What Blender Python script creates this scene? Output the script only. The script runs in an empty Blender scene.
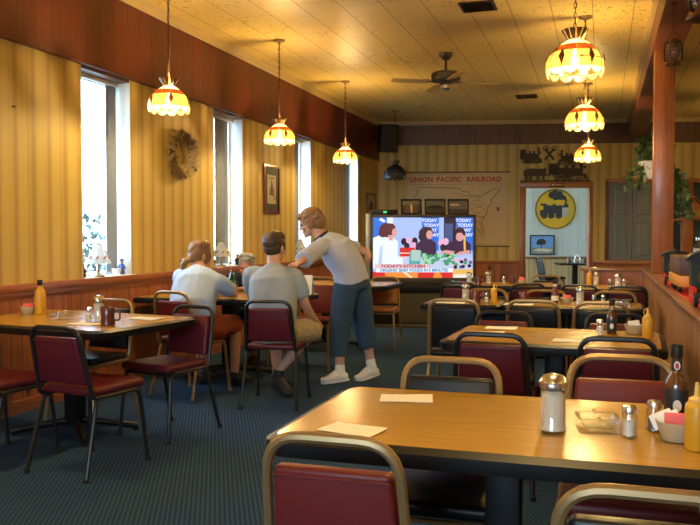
import bpy, bmesh, math, random
from mathutils import Vector, Matrix, Euler, Quaternion
random.seed(7)
PI = math.pi
scn = bpy.context.scene
COL = scn.collection
R = math.radians

# ------------------------------------------------------------------ camera
cam_d = bpy.data.cameras.new('camera')
cam = bpy.data.objects.new('camera', cam_d)
COL.objects.link(cam)
cam_d.sensor_fit = 'HORIZONTAL'
cam_d.sensor_width = 36.0
cam_d.lens = 36.0 * 800.0 / 700.0
cam_d.clip_start = 0.05
cam.location = (0, 0, 1.30)
cam.rotation_euler = (R(90 - 1.969), 0, R(17.475))
scn.camera = cam

# ------------------------------------------------------------------ world, exposure
DAY = 11.0
w = bpy.data.worlds.new('daylight')
scn.world = w
w.use_nodes = True
bgn = w.node_tree.nodes['Background']
bgn.inputs['Color'].default_value = (0.55, 0.78, 1.0, 1)
bgn.inputs['Strength'].default_value = DAY
scn.view_settings.view_transform = 'Standard'
scn.view_settings.look = 'None'
scn.view_settings.exposure = 0.82
scn.view_settings.gamma = 1.0
scn.view_settings.use_curve_mapping = False
scn.cycles.max_bounces = 10
scn.cycles.diffuse_bounces = 5
scn.cycles.transparent_max_bounces = 24
scn.cycles.sample_clamp_indirect = 6.0
scn.cycles.caustics_reflective = False
scn.cycles.caustics_refractive = False
PEND_W = 25.0
UP_W = 30.0
PEND_COL = (1.0, 0.68, 0.25)


def portal(name, loc, rot, sx, sy):
    d = bpy.data.lights.new(name, 'AREA')
    d.shape = 'RECTANGLE'
    d.size, d.size_y = sx, sy
    o = bpy.data.objects.new(name, d)
    COL.objects.link(o)
    o.location = loc
    o.rotation_euler = rot
    d.cycles.is_portal = True
    return o


WIN_Y = [(5.58, 6.30), (7.90, 8.655), (10.33, 10.97), (12.64, 13.33)]
for a, b in WIN_Y:
    portal('window_daylight', (-4.24, (a + b) / 2, 1.82), (0, R(-90), 0), 1.76, b - a)
portal('rear_fill_daylight', (-1.2, -3.55, 1.75), (R(90), 0, 0), 2.8, 1.5)  # opening in the unseen rear wall, added to let in fill daylight

# ------------------------------------------------------------------ materials


def nt(name):
    m = bpy.data.materials.new(name)
    m.use_nodes = True
    t = m.node_tree
    return m, t, t.nodes['Principled BSDF']


def N(t, typ, **kw):
    n = t.nodes.new(typ)
    for k, v in kw.items():
        setattr(n, k, v)
    return n


def L(t, a, b):
    t.links.new(a, b)


def math_(t, op, a, b=None, clamp=False):
    n = N(t, 'ShaderNodeMath', operation=op)
    n.use_clamp = clamp
    for i, v in enumerate((a, b)):
        if v is None:
            continue
        if isinstance(v, (int, float)):
            n.inputs[i].default_value = v
        else:
            L(t, v, n.inputs[i])
    return n.outputs[0]


def mix(t, fac, a, b, blend='MIX'):
    n = N(t, 'ShaderNodeMix', data_type='RGBA', blend_type=blend)
    for i, v in ((0, fac), (6, a), (7, b)):
        if isinstance(v, (int, float)):
            n.inputs[i].default_value = v
        elif isinstance(v, tuple):
            n.inputs[i].default_value = (*v[:3], 1)
        else:
            L(t, v, n.inputs[i])
    return n.outputs[2]


def ramp(t, fac, stops, interp='LINEAR'):
    n = N(t, 'ShaderNodeValToRGB')
    n.color_ramp.interpolation = interp
    els = n.color_ramp.elements
    while len(els) < len(stops):
        els.new(0.5)
    for e, (p, c) in zip(els, stops):
        e.position = p
        e.color = (*c, 1)
    L(t, fac, n.inputs[0])
    return n.outputs[0]


def objco(t, scale=(1, 1, 1)):
    tc = N(t, 'ShaderNodeTexCoord')
    mp = N(t, 'ShaderNodeMapping')
    mp.inputs['Scale'].default_value = scale
    L(t, tc.outputs['Object'], mp.inputs['Vector'])
    return mp.outputs['Vector']


def noise(t, vec, scale, detail=3, rough=0.5):
    n = N(t, 'ShaderNodeTexNoise')
    n.inputs['Scale'].default_value = scale
    n.inputs['Detail'].default_value = detail
    n.inputs['Roughness'].default_value = rough
    L(t, vec, n.inputs['Vector'])
    return n.outputs['Fac']


def bump(t, p, h, strength=0.3, dist=0.01):
    b = N(t, 'ShaderNodeBump')
    b.inputs['Strength'].default_value = strength
    b.inputs['Distance'].default_value = dist
    L(t, h, b.inputs['Height'])
    L(t, b.outputs['Normal'], p.inputs['Normal'])


def plain(name, col, rough=0.5, metal=0.0, var=0.12, vscale=8.0, coat=0.0, spec=0.5, bmp=0.0, bscale=60):
    m, t, p = nt(name)
    v = objco(t)
    f = noise(t, v, vscale)
    c = mix(t, f, tuple(x * (1 - var) for x in col), tuple(min(1, x * (1 + var)) for x in col))
    L(t, c, p.inputs['Base Color'])
    p.inputs['Roughness'].default_value = rough
    p.inputs['Metallic'].default_value = metal
    p.inputs['Coat Weight'].default_value = coat
    p.inputs['Coat Roughness'].default_value = 0.15
    p.inputs['Specular IOR Level'].default_value = spec
    if bmp:
        bump(t, p, noise(t, v, bscale, 4), bmp, 0.005)
    return m


def axis_out(t, vec, ax):
    s = N(t, 'ShaderNodeSeparateXYZ')
    L(t, vec, s.inputs[0])
    return s.outputs[ax]


def planks(name, base, dark, ax, width, groove=0.05, rough=0.45, knots=0.0, var=0.35, grain_ax=2, gcol=(0.02, 0.01, 0.005), coat=0.0):
    """Boards of one width with a dark groove between, grain along grain_ax."""
    m, t, p = nt(name)
    tc = N(t, 'ShaderNodeTexCoord')
    co = tc.outputs['Object']
    x = axis_out(t, co, ax)
    s = math_(t, 'DIVIDE', x, width)
    fr = math_(t, 'FRACT', s)
    cell = math_(t, 'FLOOR', s)
    wn = N(t, 'ShaderNodeTexWhiteNoise', noise_dimensions='1D')
    L(t, cell, wn.inputs['W'])
    sc = [14, 14, 14]
    sc[grain_ax] = 1.3
    mp = N(t, 'ShaderNodeMapping')
    mp.inputs['Scale'].default_value = sc
    L(t, co, mp.inputs['Vector'])
    off = N(t, 'ShaderNodeVectorMath', operation='ADD')
    L(t, mp.outputs[0], off.inputs[0])
    cb = N(t, 'ShaderNodeCombineXYZ')
    L(t, math_(t, 'MULTIPLY', wn.outputs['Value'], 37.0), cb.inputs[0])
    L(t, math_(t, 'MULTIPLY', wn.outputs['Value'], 91.0), cb.inputs[2])
    L(t, cb.outputs[0], off.inputs[1])
    g = noise(t, off.outputs[0], 2.2, 5, 0.6)
    c = ramp(t, g, [(0.3, dark), (0.62, base)])
    tone = math_(t, 'ADD', math_(t, 'MULTIPLY', wn.outputs['Value'], var), 1 - var / 2)
    cc = N(t, 'ShaderNodeVectorMath', operation='SCALE')
    L(t, c, cc.inputs[0])
    L(t, tone, cc.inputs['Scale'])
    c = cc.outputs[0]
    if knots:
        vo = N(t, 'ShaderNodeTexVoronoi')
        mp2 = N(t, 'ShaderNodeMapping')
        s2 = [1, 1, 1]
        s2[grain_ax] = 0.7
        mp2.inputs['Scale'].default_value = s2
        L(t, co, mp2.inputs['Vector'])
        L(t, mp2.outputs[0], vo.inputs['Vector'])
        vo.inputs['Scale'].default_value = knots
        k = ramp(t, vo.outputs['Distance'], [(0.07, (1, 1, 1)), (0.13, (0, 0, 0))])
        c = mix(t, k, c, tuple(v * 0.25 for v in dark))
    gm = math_(t, 'LESS_THAN', fr, groove)
    c = mix(t, gm, c, gcol)
    L(t, c, p.inputs['Base Color'])
    p.inputs['Roughness'].default_value = rough
    p.inputs['Coat Weight'].default_value = coat
    bump(t, p, math_(t, 'SUBTRACT', 1.0, gm), 0.5, 0.004)
    return m


def wallpaper(name, ax):
    m, t, p = nt(name)
    tc = N(t, 'ShaderNodeTexCoord')
    co = tc.outputs['Object']
    x = axis_out(t, co, ax)
    fr = math_(t, 'FRACT', math_(t, 'DIVIDE', x, 0.37))
    a, b, d, e = (0.62, 0.462, 0.135), (0.50, 0.36, 0.092), (0.40, 0.28, 0.062), (0.57, 0.418, 0.115)
    c = ramp(t, fr, [(0.0, d), (0.07, b), (0.12, a), (0.30, a), (0.35, e), (0.37, d), (0.39, e), (0.46, b), (0.50, d), (0.56, d), (0.62, e), (0.70, a), (0.82, a), (0.84, b), (0.86, a), (0.95, b), (1.0, d)])
    f = noise(t, co, 90, 3, 0.7)
    c = mix(t, math_(t, 'MULTIPLY', f, 0.35), c, (0.30, 0.20, 0.07))
    L(t, c, p.inputs['Base Color'])
    p.inputs['Roughness'].default_value = 0.5
    return m


def ceiling_mat():
    m, t, p = nt('ceiling_board')
    tc = N(t, 'ShaderNodeTexCoord')
    co = tc.outputs['Object']
    x = axis_out(t, co, 0)
    y = axis_out(t, co, 1)
    s = math_(t, 'DIVIDE', math_(t, 'ADD', x, 0.11), 0.37)
    fr = math_(t, 'FRACT', s)
    cell = math_(t, 'FLOOR', s)
    wn = N(t, 'ShaderNodeTexWhiteNoise', noise_dimensions='1D')
    L(t, cell, wn.inputs['W'])
    ln = math_(t, 'LESS_THAN', fr, 0.02)
    yy = math_(t, 'FRACT', math_(t, 'ADD', math_(t, 'DIVIDE', y, 1.3), wn.outputs['Value']))
    ln2 = math_(t, 'MULTIPLY', math_(t, 'LESS_THAN', yy, 0.006), 0.45)
    big = noise(t, co, 1.2, 3)
    c = mix(t, big, (0.66, 0.455, 0.125), (0.82, 0.60, 0.20))
    sp = noise(t, co, 30, 2, 0.5)
    spots = ramp(t, sp, [(0.63, (0, 0, 0)), (0.66, (1, 1, 1))])
    patch = ramp(t, noise(t, co, 0.8, 2), [(0.42, (0.1, 0.1, 0.1)), (0.62, (1, 1, 1))])
    c = mix(t, mix(t, 1.0, spots, patch, 'MULTIPLY'), c, (0.10, 0.07, 0.035))
    c = mix(t, math_(t, 'MULTIPLY', ln, 0.8), c, (0.06, 0.04, 0.02))
    c = mix(t, ln2, c, (0.10, 0.07, 0.03))
    L(t, c, p.inputs['Base Color'])
    p.inputs['Roughness'].default_value = 0.38
    h = math_(t, 'SUBTRACT', 1.0, ln)
    bump(t, p, h, 0.4, 0.004)
    return m


def carpet_mat():
    m, t, p = nt('carpet')
    v = objco(t)
    rt = N(t, 'ShaderNodeMapping')
    rt.inputs['Rotation'].default_value = (0, 0, R(18))
    L(t, v, rt.inputs['Vector'])
    ck = N(t, 'ShaderNodeTexChecker')
    ck.inputs['Scale'].default_value = 62
    L(t, rt.outputs[0], ck.inputs['Vector'])
    f = noise(t, v, 300, 3, 0.8)
    c = mix(t, ck.outputs['Fac'], (0.007, 0.020, 0.052), (0.050, 0.118, 0.260))
    c = mix(t, math_(t, 'MULTIPLY', f, 0.55), c, (0.010, 0.024, 0.060))
    c = mix(t, math_(t, 'MULTIPLY', noise(t, v, 1.5, 3), 0.5), c, (0.020, 0.048, 0.110))
    L(t, c, p.inputs['Base Color'])
    p.inputs['Roughness'].default_value = 0.95
    p.inputs['Specular IOR Level'].default_value = 0.15
    bump(t, p, f, 0.5, 0.004)
    return m


def wood(name, a, b, rough=0.35, coat=0.0, scale=(1.5, 22, 22), spec=0.5):
    m, t, p = nt(name)
    v = objco(t, scale)
    g = noise(t, v, 2.0, 6, 0.65)
    c = ramp(t, g, [(0.3, b), (0.65, a)])
    L(t, c, p.inputs['Base Color'])
    p.inputs['Roughness'].default_value = rough
    p.inputs['Coat Weight'].default_value = coat
    p.inputs['Coat Roughness'].default_value = 0.12
    p.inputs['Specular IOR Level'].default_value = spec
    return m


def thin_glass(name, tint=(0.95, 0.97, 0.96), refl=0.12, rough=0.03):
    m, t, p = nt(name)
    t.nodes.remove(p)
    out = t.nodes['Material Output']
    tr = N(t, 'ShaderNodeBsdfTransparent')
    tr.inputs['Color'].default_value = (*tint, 1)
    gl = N(t, 'ShaderNodeBsdfGlossy')
    gl.inputs['Roughness'].default_value = rough
    lw = N(t, 'ShaderNodeLayerWeight')
    lw.inputs['Blend'].default_value = 0.35
    f = math_(t, 'ADD', math_(t, 'MULTIPLY', lw.outputs['Facing'], 0.45), refl, True)
    mx = N(t, 'ShaderNodeMixShader')
    L(t, f, mx.inputs[0])
    L(t, tr.outputs[0], mx.inputs[1])
    L(t, gl.outputs[0], mx.inputs[2])
    L(t, mx.outputs[0], out.inputs['Surface'])
    return m


def shade_glass(name, col, trans=0.75, fwd=0.5):
    m, t, p = nt(name)
    t.nodes.remove(p)
    out = t.nodes['Material Output']
    v = objco(t)
    c = mix(t, noise(t, v, 18), tuple(x * 0.7 for x in col), tuple(min(1, x * 1.3) for x in col))
    tr = N(t, 'ShaderNodeBsdfTranslucent')
    L(t, c, tr.inputs['Color'])
    df = N(t, 'ShaderNodeBsdfDiffuse')
    L(t, c, df.inputs['Color'])
    gl = N(t, 'ShaderNodeBsdfGlossy')
    gl.inputs['Roughness'].default_value = 0.15
    mx = N(t, 'ShaderNodeMixShader')
    mx.inputs[0].default_value = trans
    L(t, df.outputs[0], mx.inputs[1])
    L(t, tr.outputs[0], mx.inputs[2])
    rf = N(t, 'ShaderNodeBsdfRefraction')
    rf.inputs['Roughness'].default_value = 0.55
    rf.inputs['IOR'].default_value = 1.02
    L(t, c, rf.inputs['Color'])
    mx3 = N(t, 'ShaderNodeMixShader')
    mx3.inputs[0].default_value = fwd
    L(t, mx.outputs[0], mx3.inputs[1])
    L(t, rf.outputs[0], mx3.inputs[2])
    mx2 = N(t, 'ShaderNodeMixShader')
    mx2.inputs[0].default_value = 0.06
    L(t, mx3.outputs[0], mx2.inputs[1])
    L(t, gl.outputs[0], mx2.inputs[2])
    L(t, mx2.outputs[0], out.inputs['Surface'])
    return m


def emit(name, col, s):
    m, t, p = nt(name)
    p.inputs['Base Color'].default_value = (0, 0, 0, 1)
    p.inputs['Roughness'].default_value = 0.3
    p.inputs['Emission Color'].default_value = (*col, 1)
    p.inputs['Emission Strength'].default_value = s
    return m


M = {}
M['paper_y'] = wallpaper('striped_wallpaper', 1)
M['paper_x'] = wallpaper('striped_wallpaper_back', 0)
M['ceiling'] = ceiling_mat()
M['carpet'] = carpet_mat()
M['fascia_y'] = planks('red_panel', (0.135, 0.023, 0.013), (0.088, 0.014, 0.008), 1, 0.2, 0.03, 0.42, 0, 0.35)
M['fascia_x'] = planks('red_panel_back', (0.135, 0.058, 0.022), (0.085, 0.036, 0.014), 0, 0.14, 0.04, 0.45, 0, 0.3)
M['pine_y'] = planks('knotty_pine', (0.42, 0.135, 0.045), (0.27, 0.075, 0.024), 1, 0.115, 0.05, 0.4, 3.0, 0.4)
M['pine_x'] = planks('knotty_pine_back', (0.42, 0.135, 0.045), (0.27, 0.075, 0.024), 0, 0.115, 0.05, 0.4, 3.0, 0.4)
M['pale_pine'] = planks('pale_pine', (0.36, 0.25, 0.11), (0.26, 0.165, 0.065), 0, 0.12, 0.05, 0.45, 4.0, 0.3)
M['half_y'] = planks('partition_boards', (0.42, 0.22, 0.10), (0.30, 0.145, 0.06), 1, 0.07, 0.06, 0.45, 0, 0.25)
M['half_x'] = planks('partition_boards_x', (0.36, 0.12, 0.045), (0.27, 0.085, 0.03), 0, 0.5, 0.01, 0.45, 0, 0.2)
M['pale_wall'] = planks('pale_panel_wall', (0.36, 0.39, 0.37), (0.32, 0.345, 0.33), 0, 0.16, 0.05, 0.6, 0, 0.08, gcol=(0.24, 0.26, 0.25))
M['rail'] = wood('rail_wood', (0.36, 0.115, 0.04), (0.22, 0.062, 0.02), 0.35, 0.2, (22, 1.5, 22))
M['rail_x'] = wood('rail_wood_x', (0.40, 0.14, 0.045), (0.26, 0.08, 0.025), 0.35, 0.2, (1.5, 22, 22))
M['post'] = wood('post_wood', (0.36, 0.125, 0.036), (0.24, 0.072, 0.02), 0.38, 0.2, (22, 22, 1.2))
M['beam'] = wood('beam_wood', (0.17, 0.045, 0.021), (0.11, 0.027, 0.013), 0.42, 0.1, (22, 1.2, 22))
M['cap'] = wood('cap_wood', (0.33, 0.155, 0.065), (0.21, 0.085, 0.032), 0.28, 0.4, (22, 1.5, 22))
M['crown'] = wood('crown_wood', (0.58, 0.42, 0.19), (0.47, 0.33, 0.13), 0.4, 0.1, (22, 1.5, 22))
M['white_trim'] = plain('white_reveal', (0.72, 0.73, 0.68), 0.6, var=0.05)
M['header'] = plain('header_wood', (0.15, 0.075, 0.03), 0.5)
M['laminate'] = wood('golden_laminate', (0.45, 0.255, 0.034), (0.36, 0.19, 0.021), 0.27, 0.12, (2.2, 26, 26))
M['black_edge'] = plain('black_bumper', (0.007, 0.007, 0.008), 0.38, var=0.2, spec=0.3)
M['black_iron'] = plain('black_iron', (0.006, 0.006, 0.007), 0.5, var=0.2, spec=0.25)
M['black_tube'] = plain('black_tube', (0.012, 0.012, 0.013), 0.38, 0.0, var=0.2, spec=0.35)
M['gold_tube'] = plain('gold_tube', (0.31, 0.20, 0.085), 0.38, 0.55, var=0.12, vscale=12)
M['steel_tube'] = plain('worn_steel', (0.32, 0.31, 0.28), 0.35, 0.6)
M['maroon'] = plain('maroon_vinyl', (0.090, 0.010, 0.018), 0.40, spec=0.3, var=0.15, vscale=5, bmp=0.08, bscale=220)
M['red_vinyl'] = plain('red_vinyl', (0.125, 0.014, 0.012), 0.45, spec=0.3, var=0.12, vscale=5, bmp=0.08, bscale=220)
M['black_vinyl'] = plain('black_vinyl', (0.010, 0.010, 0.012), 0.36, var=0.15, spec=0.3, bmp=0.05, bscale=200)
M['tan_vinyl'] = plain('tan_vinyl', (0.40, 0.17, 0.055), 0.42, var=0.12)
M['blind'] = plain('blind_slat', (0.25, 0.30, 0.36), 0.55, var=0.08)
M['brass'] = plain('brass', (0.50, 0.33, 0.13), 0.3, 0.9)
M['bronze'] = plain('aged_bronze', (0.13, 0.075, 0.035), 0.38, 0.7)
M['chrome'] = plain('chrome', (0.70, 0.68, 0.64), 0.22, 1.0, var=0.05)
M['black_plastic'] = plain('black_plastic', (0.008, 0.008, 0.009), 0.45, spec=0.3)
M['grey_plastic'] = plain('silver_plastic', (0.36, 0.40, 0.46), 0.35, 0.3)
M['tv_body'] = plain('tv_charcoal', (0.014, 0.014, 0.015), 0.5, spec=0.3)
M['tv_cloth'] = plain('speaker_cloth', (0.075, 0.068, 0.052), 0.8, bmp=0.2, bscale=400)
M['glass'] = thin_glass('clear_glass')
M['pane'] = thin_glass('window_pane', (0.96, 0.98, 1.0), 0.03, 0.0)
M['amber_glass'] = shade_glass('cream_shade_glass', (0.75, 0.60, 0.32), 0.9)
M['band_glass'] = shade_glass('orange_shade_glass', (0.085, 0.016, 0.0025))
M['yellow_glass'] = shade_glass('yellow_shade_glass', (0.22, 0.15, 0.045))
M['diamond_glass'] = shade_glass('amber_diamond_glass', (0.055, 0.011, 0.002))
M['scallop_glass'] = shade_glass('clear_scallop_glass', (0.60, 0.48, 0.28))
M['lead'] = plain('lead_came', (0.035, 0.022, 0.012), 0.4, 0.6)
M['dark_glass_a'] = shade_glass('dim_grey_glass', (0.05, 0.055, 0.06), 0.3, 0.0)
M['dark_glass_b'] = shade_glass('dim_blue_glass', (0.016, 0.022, 0.034), 0.3, 0.0)
M['milk'] = shade_glass('milk_glass', (0.70, 0.74, 0.74), 0.5, 0.0)
M['sheet'] = plain('white_paper', (0.80, 0.78, 0.72), 0.7, var=0.04)
M['cream'] = plain('cream_stoneware', (0.50, 0.42, 0.27), 0.4, var=0.06)
M['sugar'] = plain('sugar', (0.80, 0.74, 0.62), 0.9, var=0.06, vscale=60)
M['pepper'] = plain('pepper', (0.12, 0.11, 0.10), 0.9, var=0.4, vscale=200)
M['pink'] = plain('pink_packet', (0.80, 0.13, 0.13), 0.6, var=0.1)
M['mustard'] = plain('mustard_plastic', (0.62, 0.33, 0.02), 0.38, var=0.06)
M['mustard_cap'] = plain('mustard_cap', (0.72, 0.46, 0.10), 0.4, var=0.06)
M['ketchup'] = plain('ketchup_red', (0.16, 0.012, 0.008), 0.2, var=0.1, coat=0.6)
M['brown_glass'] = plain('brown_bottle', (0.10, 0.035, 0.012), 0.12, var=0.1, coat=0.8)
M['label_black'] = plain('black_label', (0.012, 0.014, 0.016), 0.5)
M['label_white'] = plain('white_label', (0.75, 0.72, 0.65), 0.5)
M['label_red'] = plain('red_label', (0.35, 0.02, 0.02), 0.5)
M['mug'] = plain('brown_mug', (0.10, 0.022, 0.014), 0.2, var=0.1, coat=0.5)
M['green_glass'] = thin_glass('green_plastic', (0.25, 0.78, 0.38), 0.12)
M['lime'] = plain('lime_soda', (0.45, 0.65, 0.02), 0.3)
M['water'] = thin_glass('cup_plastic', (0.85, 0.85, 0.75), 0.15)
M['skin'] = plain('skin', (0.56, 0.31, 0.22), 0.55, var=0.08, vscale=14)
M['skin_dark'] = plain('ruddy_skin', (0.46, 0.20, 0.12), 0.55, var=0.08)
M['shirt_grey'] = plain('grey_cotton', (0.29, 0.35, 0.43), 0.9, var=0.07, bmp=0.5, bscale=9)
M['shirt_white'] = plain('pale_blue_cotton', (0.36, 0.46, 0.62), 0.9, var=0.05, bmp=0.5, bscale=9)
M['shirt_lilac'] = plain('lilac_grey_cotton', (0.42, 0.47, 0.63), 0.9, var=0.06, bmp=0.5, bscale=9)
M['shirt_navy'] = plain('navy_cotton', (0.012, 0.018, 0.045), 0.9)
M['denim'] = plain('dark_denim', (0.022, 0.055, 0.105), 0.85, var=0.3, vscale=10, bmp=0.5, bscale=11)
M['khaki'] = plain('khaki_plaid', (0.34, 0.29, 0.20), 0.9, var=0.45, vscale=26, bmp=0.4, bscale=12)
M['orange_cloth'] = plain('orange_floral', (0.34, 0.075, 0.03), 0.9, var=0.55, vscale=22)
M['hair_brown'] = plain('dark_brown_hair', (0.050, 0.026, 0.014), 0.5, var=0.4, vscale=30, bmp=0.6, bscale=60)
M['hair_blonde'] = plain('dark_blonde_hair', (0.20, 0.105, 0.040), 0.45, var=0.6, vscale=22, bmp=0.6, bscale=50)
M['hair_grey'] = plain('grey_hair', (0.30, 0.30, 0.28), 0.55, var=0.3, vscale=30, bmp=0.5, bscale=60)
M['hair_auburn'] = plain('light_brown_hair', (0.24, 0.125, 0.055), 0.55, var=0.35, vscale=24, bmp=0.6, bscale=50)
M['shoe_white'] = plain('white_trainer', (0.74, 0.70, 0.62), 0.6, var=0.06)
M['sock'] = plain('white_sock', (0.80, 0.78, 0.72), 0.9, var=0.04)
M['sandal'] = plain('black_sandal', (0.016, 0.017, 0.020), 0.6)
M['eye'] = plain('eye_dark', (0.02, 0.014, 0.01), 0.2)
M['lip'] = plain('lip', (0.42, 0.13, 0.10), 0.5)
M['leaf'] = plain('ivy_leaf', (0.035, 0.085, 0.022), 0.4, var=0.45, vscale=9)
M['vine'] = plain('vine_stem', (0.06, 0.07, 0.025), 0.6)
M['shutter'] = plain('grey_shutter', (0.15, 0.17, 0.18), 0.45, var=0.08)
M['sign_yellow'] = plain('sign_yellow', (0.42, 0.25, 0.008), 0.45, var=0.06)
M['sign_black'] = plain('sign_black', (0.012, 0.014, 0.016), 0.5)
M['sign_grey'] = plain('sign_grey', (0.30, 0.26, 0.24), 0.5)
M['iron_art'] = plain('dark_metal_art', (0.026, 0.017, 0.011), 0.42, 0.5, var=0.4, vscale=14)
M['map_paper'] = plain('aged_map_paper', (0.60, 0.44, 0.22), 0.55, var=0.12, vscale=3)
M['map_red'] = plain('map_red_ink', (0.42, 0.05, 0.03), 0.6)
M['map_line'] = plain('map_green_ink', (0.13, 0.17, 0.13), 0.6)
M['map_border'] = plain('map_border_ink', (0.30, 0.17, 0.08), 0.6)
M['frame_red'] = wood('mahogany_frame', (0.13, 0.028, 0.014), (0.08, 0.016, 0.008), 0.3, 0.3)
M['frame_brown'] = wood('brown_frame', (0.17, 0.08, 0.03), (0.10, 0.045, 0.016), 0.35, 0.2)
M['mat_dark'] = plain('dark_mat_board', (0.045, 0.036, 0.028), 0.7)
M['print_pale'] = plain('pale_print', (0.42, 0.36, 0.25), 0.6, var=0.2, vscale=18)
M['print_ink'] = plain('print_ink', (0.09, 0.06, 0.045), 0.6, var=0.3)
M['twig'] = plain('dried_grass', (0.56, 0.43, 0.22), 0.85, var=0.45, vscale=20)
M['twig_dark'] = plain('dark_twig', (0.05, 0.03, 0.015), 0.85, var=0.4)
M['vent'] = plain('vent_dark', (0.03, 0.022, 0.012), 0.5, 0.3)
M['detector'] = plain('detector_cream', (0.50, 0.40, 0.22), 0.5)
M['train_grey'] = plain('train_dark_green', (0.016, 0.024, 0.019), 0.5, 0.0, spec=0.25, var=0.25)
M['train_black'] = plain('train_black', (0.008, 0.007, 0.007), 0.5, spec=0.25)
M['train_brown'] = plain('train_brown', (0.085, 0.040, 0.022), 0.5, var=0.3)
M['train_red'] = plain('train_red', (0.55, 0.022, 0.014), 0.4)
M['train_yellow'] = plain('train_yellow', (0.68, 0.30, 0.02), 0.45)
M['rust_wood'] = wood('birdhouse_wood', (0.42, 0.16, 0.06), (0.28, 0.09, 0.03), 0.5)
M['white_ceramic'] = plain('white_ceramic', (0.75, 0.75, 0.72), 0.3, var=0.04)
M['teal_leaf'] = plain('outdoor_leaf', (0.025, 0.075, 0.075), 0.6, var=0.4)
M['ground'] = plain('pavement', (0.35, 0.37, 0.40), 0.9)
M['fan_body'] = plain('fan_bronze', (0.075, 0.058, 0.036), 0.32, 0.6)
M['fan_blade'] = wood('fan_blade_tan', (0.66, 0.46, 0.15), (0.56, 0.38, 0.12), 0.5)
M['niche'] = plain('niche_dark', (0.065, 0.085, 0.10), 0.6)

# ------------------------------------------------------------------ mesh helpers


def mk(name, bm, mat, parent=None, mat4=None, sharp=40, flat=False):
    me = bpy.data.meshes.new(name)
    bmesh.ops.recalc_face_normals(bm, faces=bm.faces)
    bm.to_mesh(me)
    bm.free()
    for m in (mat if isinstance(mat, (list, tuple)) else [mat]):
        me.materials.append(m)
    if not flat:
        for p in me.polygons:
            p.use_smooth = True
        me.set_sharp_from_angle(angle=R(sharp))
    o = bpy.data.objects.new(name, me)
    COL.objects.link(o)
    if parent is not None:
        o.parent = parent
    if mat4 is not None:
        o.matrix_local = mat4
    return o


def tag(o, label=None, cat=None, group=None, kind=None):
    if label:
        o['label'] = label
    if cat:
        o['category'] = cat
    if group:
        o['group'] = group
    if kind:
        o['kind'] = kind
    return o


def thing(name, label, cat, loc=(0, 0, 0), rz=0.0, group=None, mat4=None):
    o = bpy.data.objects.new(name, None)
    o.empty_display_size = 0.05
    COL.objects.link(o)
    o.location = loc
    o.rotation_euler = (0, 0, rz)
    if mat4 is not None:
        o.matrix_world = mat4
    return tag(o, label, cat, group)


KIDS = {}


def dup(root, loc=None, rz=None, label=None, scale=None, group=None):
    def cp(o, par):
        c = o.copy()
        COL.objects.link(c)
        if par is not None:
            c.parent = par
        for ch in [x for x in o.children]:
            cp(ch, c)
        return c
    c = cp(root, None)
    if loc is not None:
        c.location = loc
    if rz is not None:
        c.rotation_euler = (0, 0, rz)
    if scale is not None:
        c.scale = scale if isinstance(scale, tuple) else (scale,) * 3
    if label:
        c['label'] = label
    if group:
        c['group'] = group
    return c


def setp(o, loc, rz=0.0, label=None, scale=None):
    o.location = loc
    o.rotation_euler = (0, 0, rz)
    if label:
        o['label'] = label
    if scale:
        o.scale = scale if isinstance(scale, tuple) else (scale,) * 3
    return o


def B():
    return bmesh.new()


def box(bm, x0, x1, y0, y1, z0, z1, mi=0, bev=0.0, seg=2, M4=None):
    v = [bm.verts.new(p) for p in ((x0, y0, z0), (x1, y0, z0), (x1, y1, z0), (x0, y1, z0), (x0, y0, z1), (x1, y0, z1), (x1, y1, z1), (x0, y1, z1))]
    fs = [bm.faces.new([v[i] for i in q]) for q in ((0, 3, 2, 1), (4, 5, 6, 7), (0, 1, 5, 4), (1, 2, 6, 5), (2, 3, 7, 6), (3, 0, 4, 7))]
    for f in fs:
        f.material_index = mi
    if M4 is not None:
        for q in v:
            q.co = M4 @ q.co
    if bev:
        es = list({e for f in fs for e in f.edges})
        r = bmesh.ops.bevel(bm, geom=es, offset=bev, segments=seg, profile=0.5, affect='EDGES')
        for f in r['faces']:
            f.material_index = mi
    return v


def hexa(bm, pts, bev=0.0, seg=3, mi=0):
    """8 corners: bottom 4 then top 4."""
    v = [bm.verts.new(p) for p in pts]
    fs = [bm.faces.new([v[i] for i in q]) for q in ((0, 3, 2, 1), (4, 5, 6, 7), (0, 1, 5, 4), (1, 2, 6, 5), (2, 3, 7, 6), (3, 0, 4, 7))]
    for f in fs:
        f.material_index = mi
    if bev:
        es = list({e for f in fs for e in f.edges})
        bmesh.ops.bevel(bm, geom=es, offset=bev, segments=seg, profile=0.5, affect='EDGES')


def lathe(bm, prof, n=20, c=(0, 0, 0), mi=0, fn=None, caps=True):
    """prof: list of (r, z)."""
    rings = []
    for r, z in prof:
        if r < 1e-6:
            rings.append([bm.verts.new((c[0], c[1], c[2] + z))])
        else:
            ring = []
            for i in range(n):
                a = 2 * PI * i / n
                rr = r * (fn(a, z) if fn else 1)
                ring.append(bm.verts.new((c[0] + rr * math.cos(a), c[1] + rr * math.sin(a), c[2] + z)))
            rings.append(ring)
    for A, Bq in zip(rings, rings[1:]):
        if len(A) == 1 and len(Bq) == 1:
            continue
        for i in range(n):
            j = (i + 1) % n
            if len(A) == 1:
                f = bm.faces.new((A[0], Bq[j], Bq[i]))
            elif len(Bq) == 1:
                f = bm.faces.new((A[i], A[j], Bq[0]))
            else:
                f = bm.faces.new((A[i], A[j], Bq[j], Bq[i]))
            f.material_index = mi
    if caps:
        for ring in (rings[0], rings[-1]):
            if len(ring) > 2:
                try:
                    bm.faces.new(ring).material_index = mi
                except ValueError:
                    pass


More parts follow.
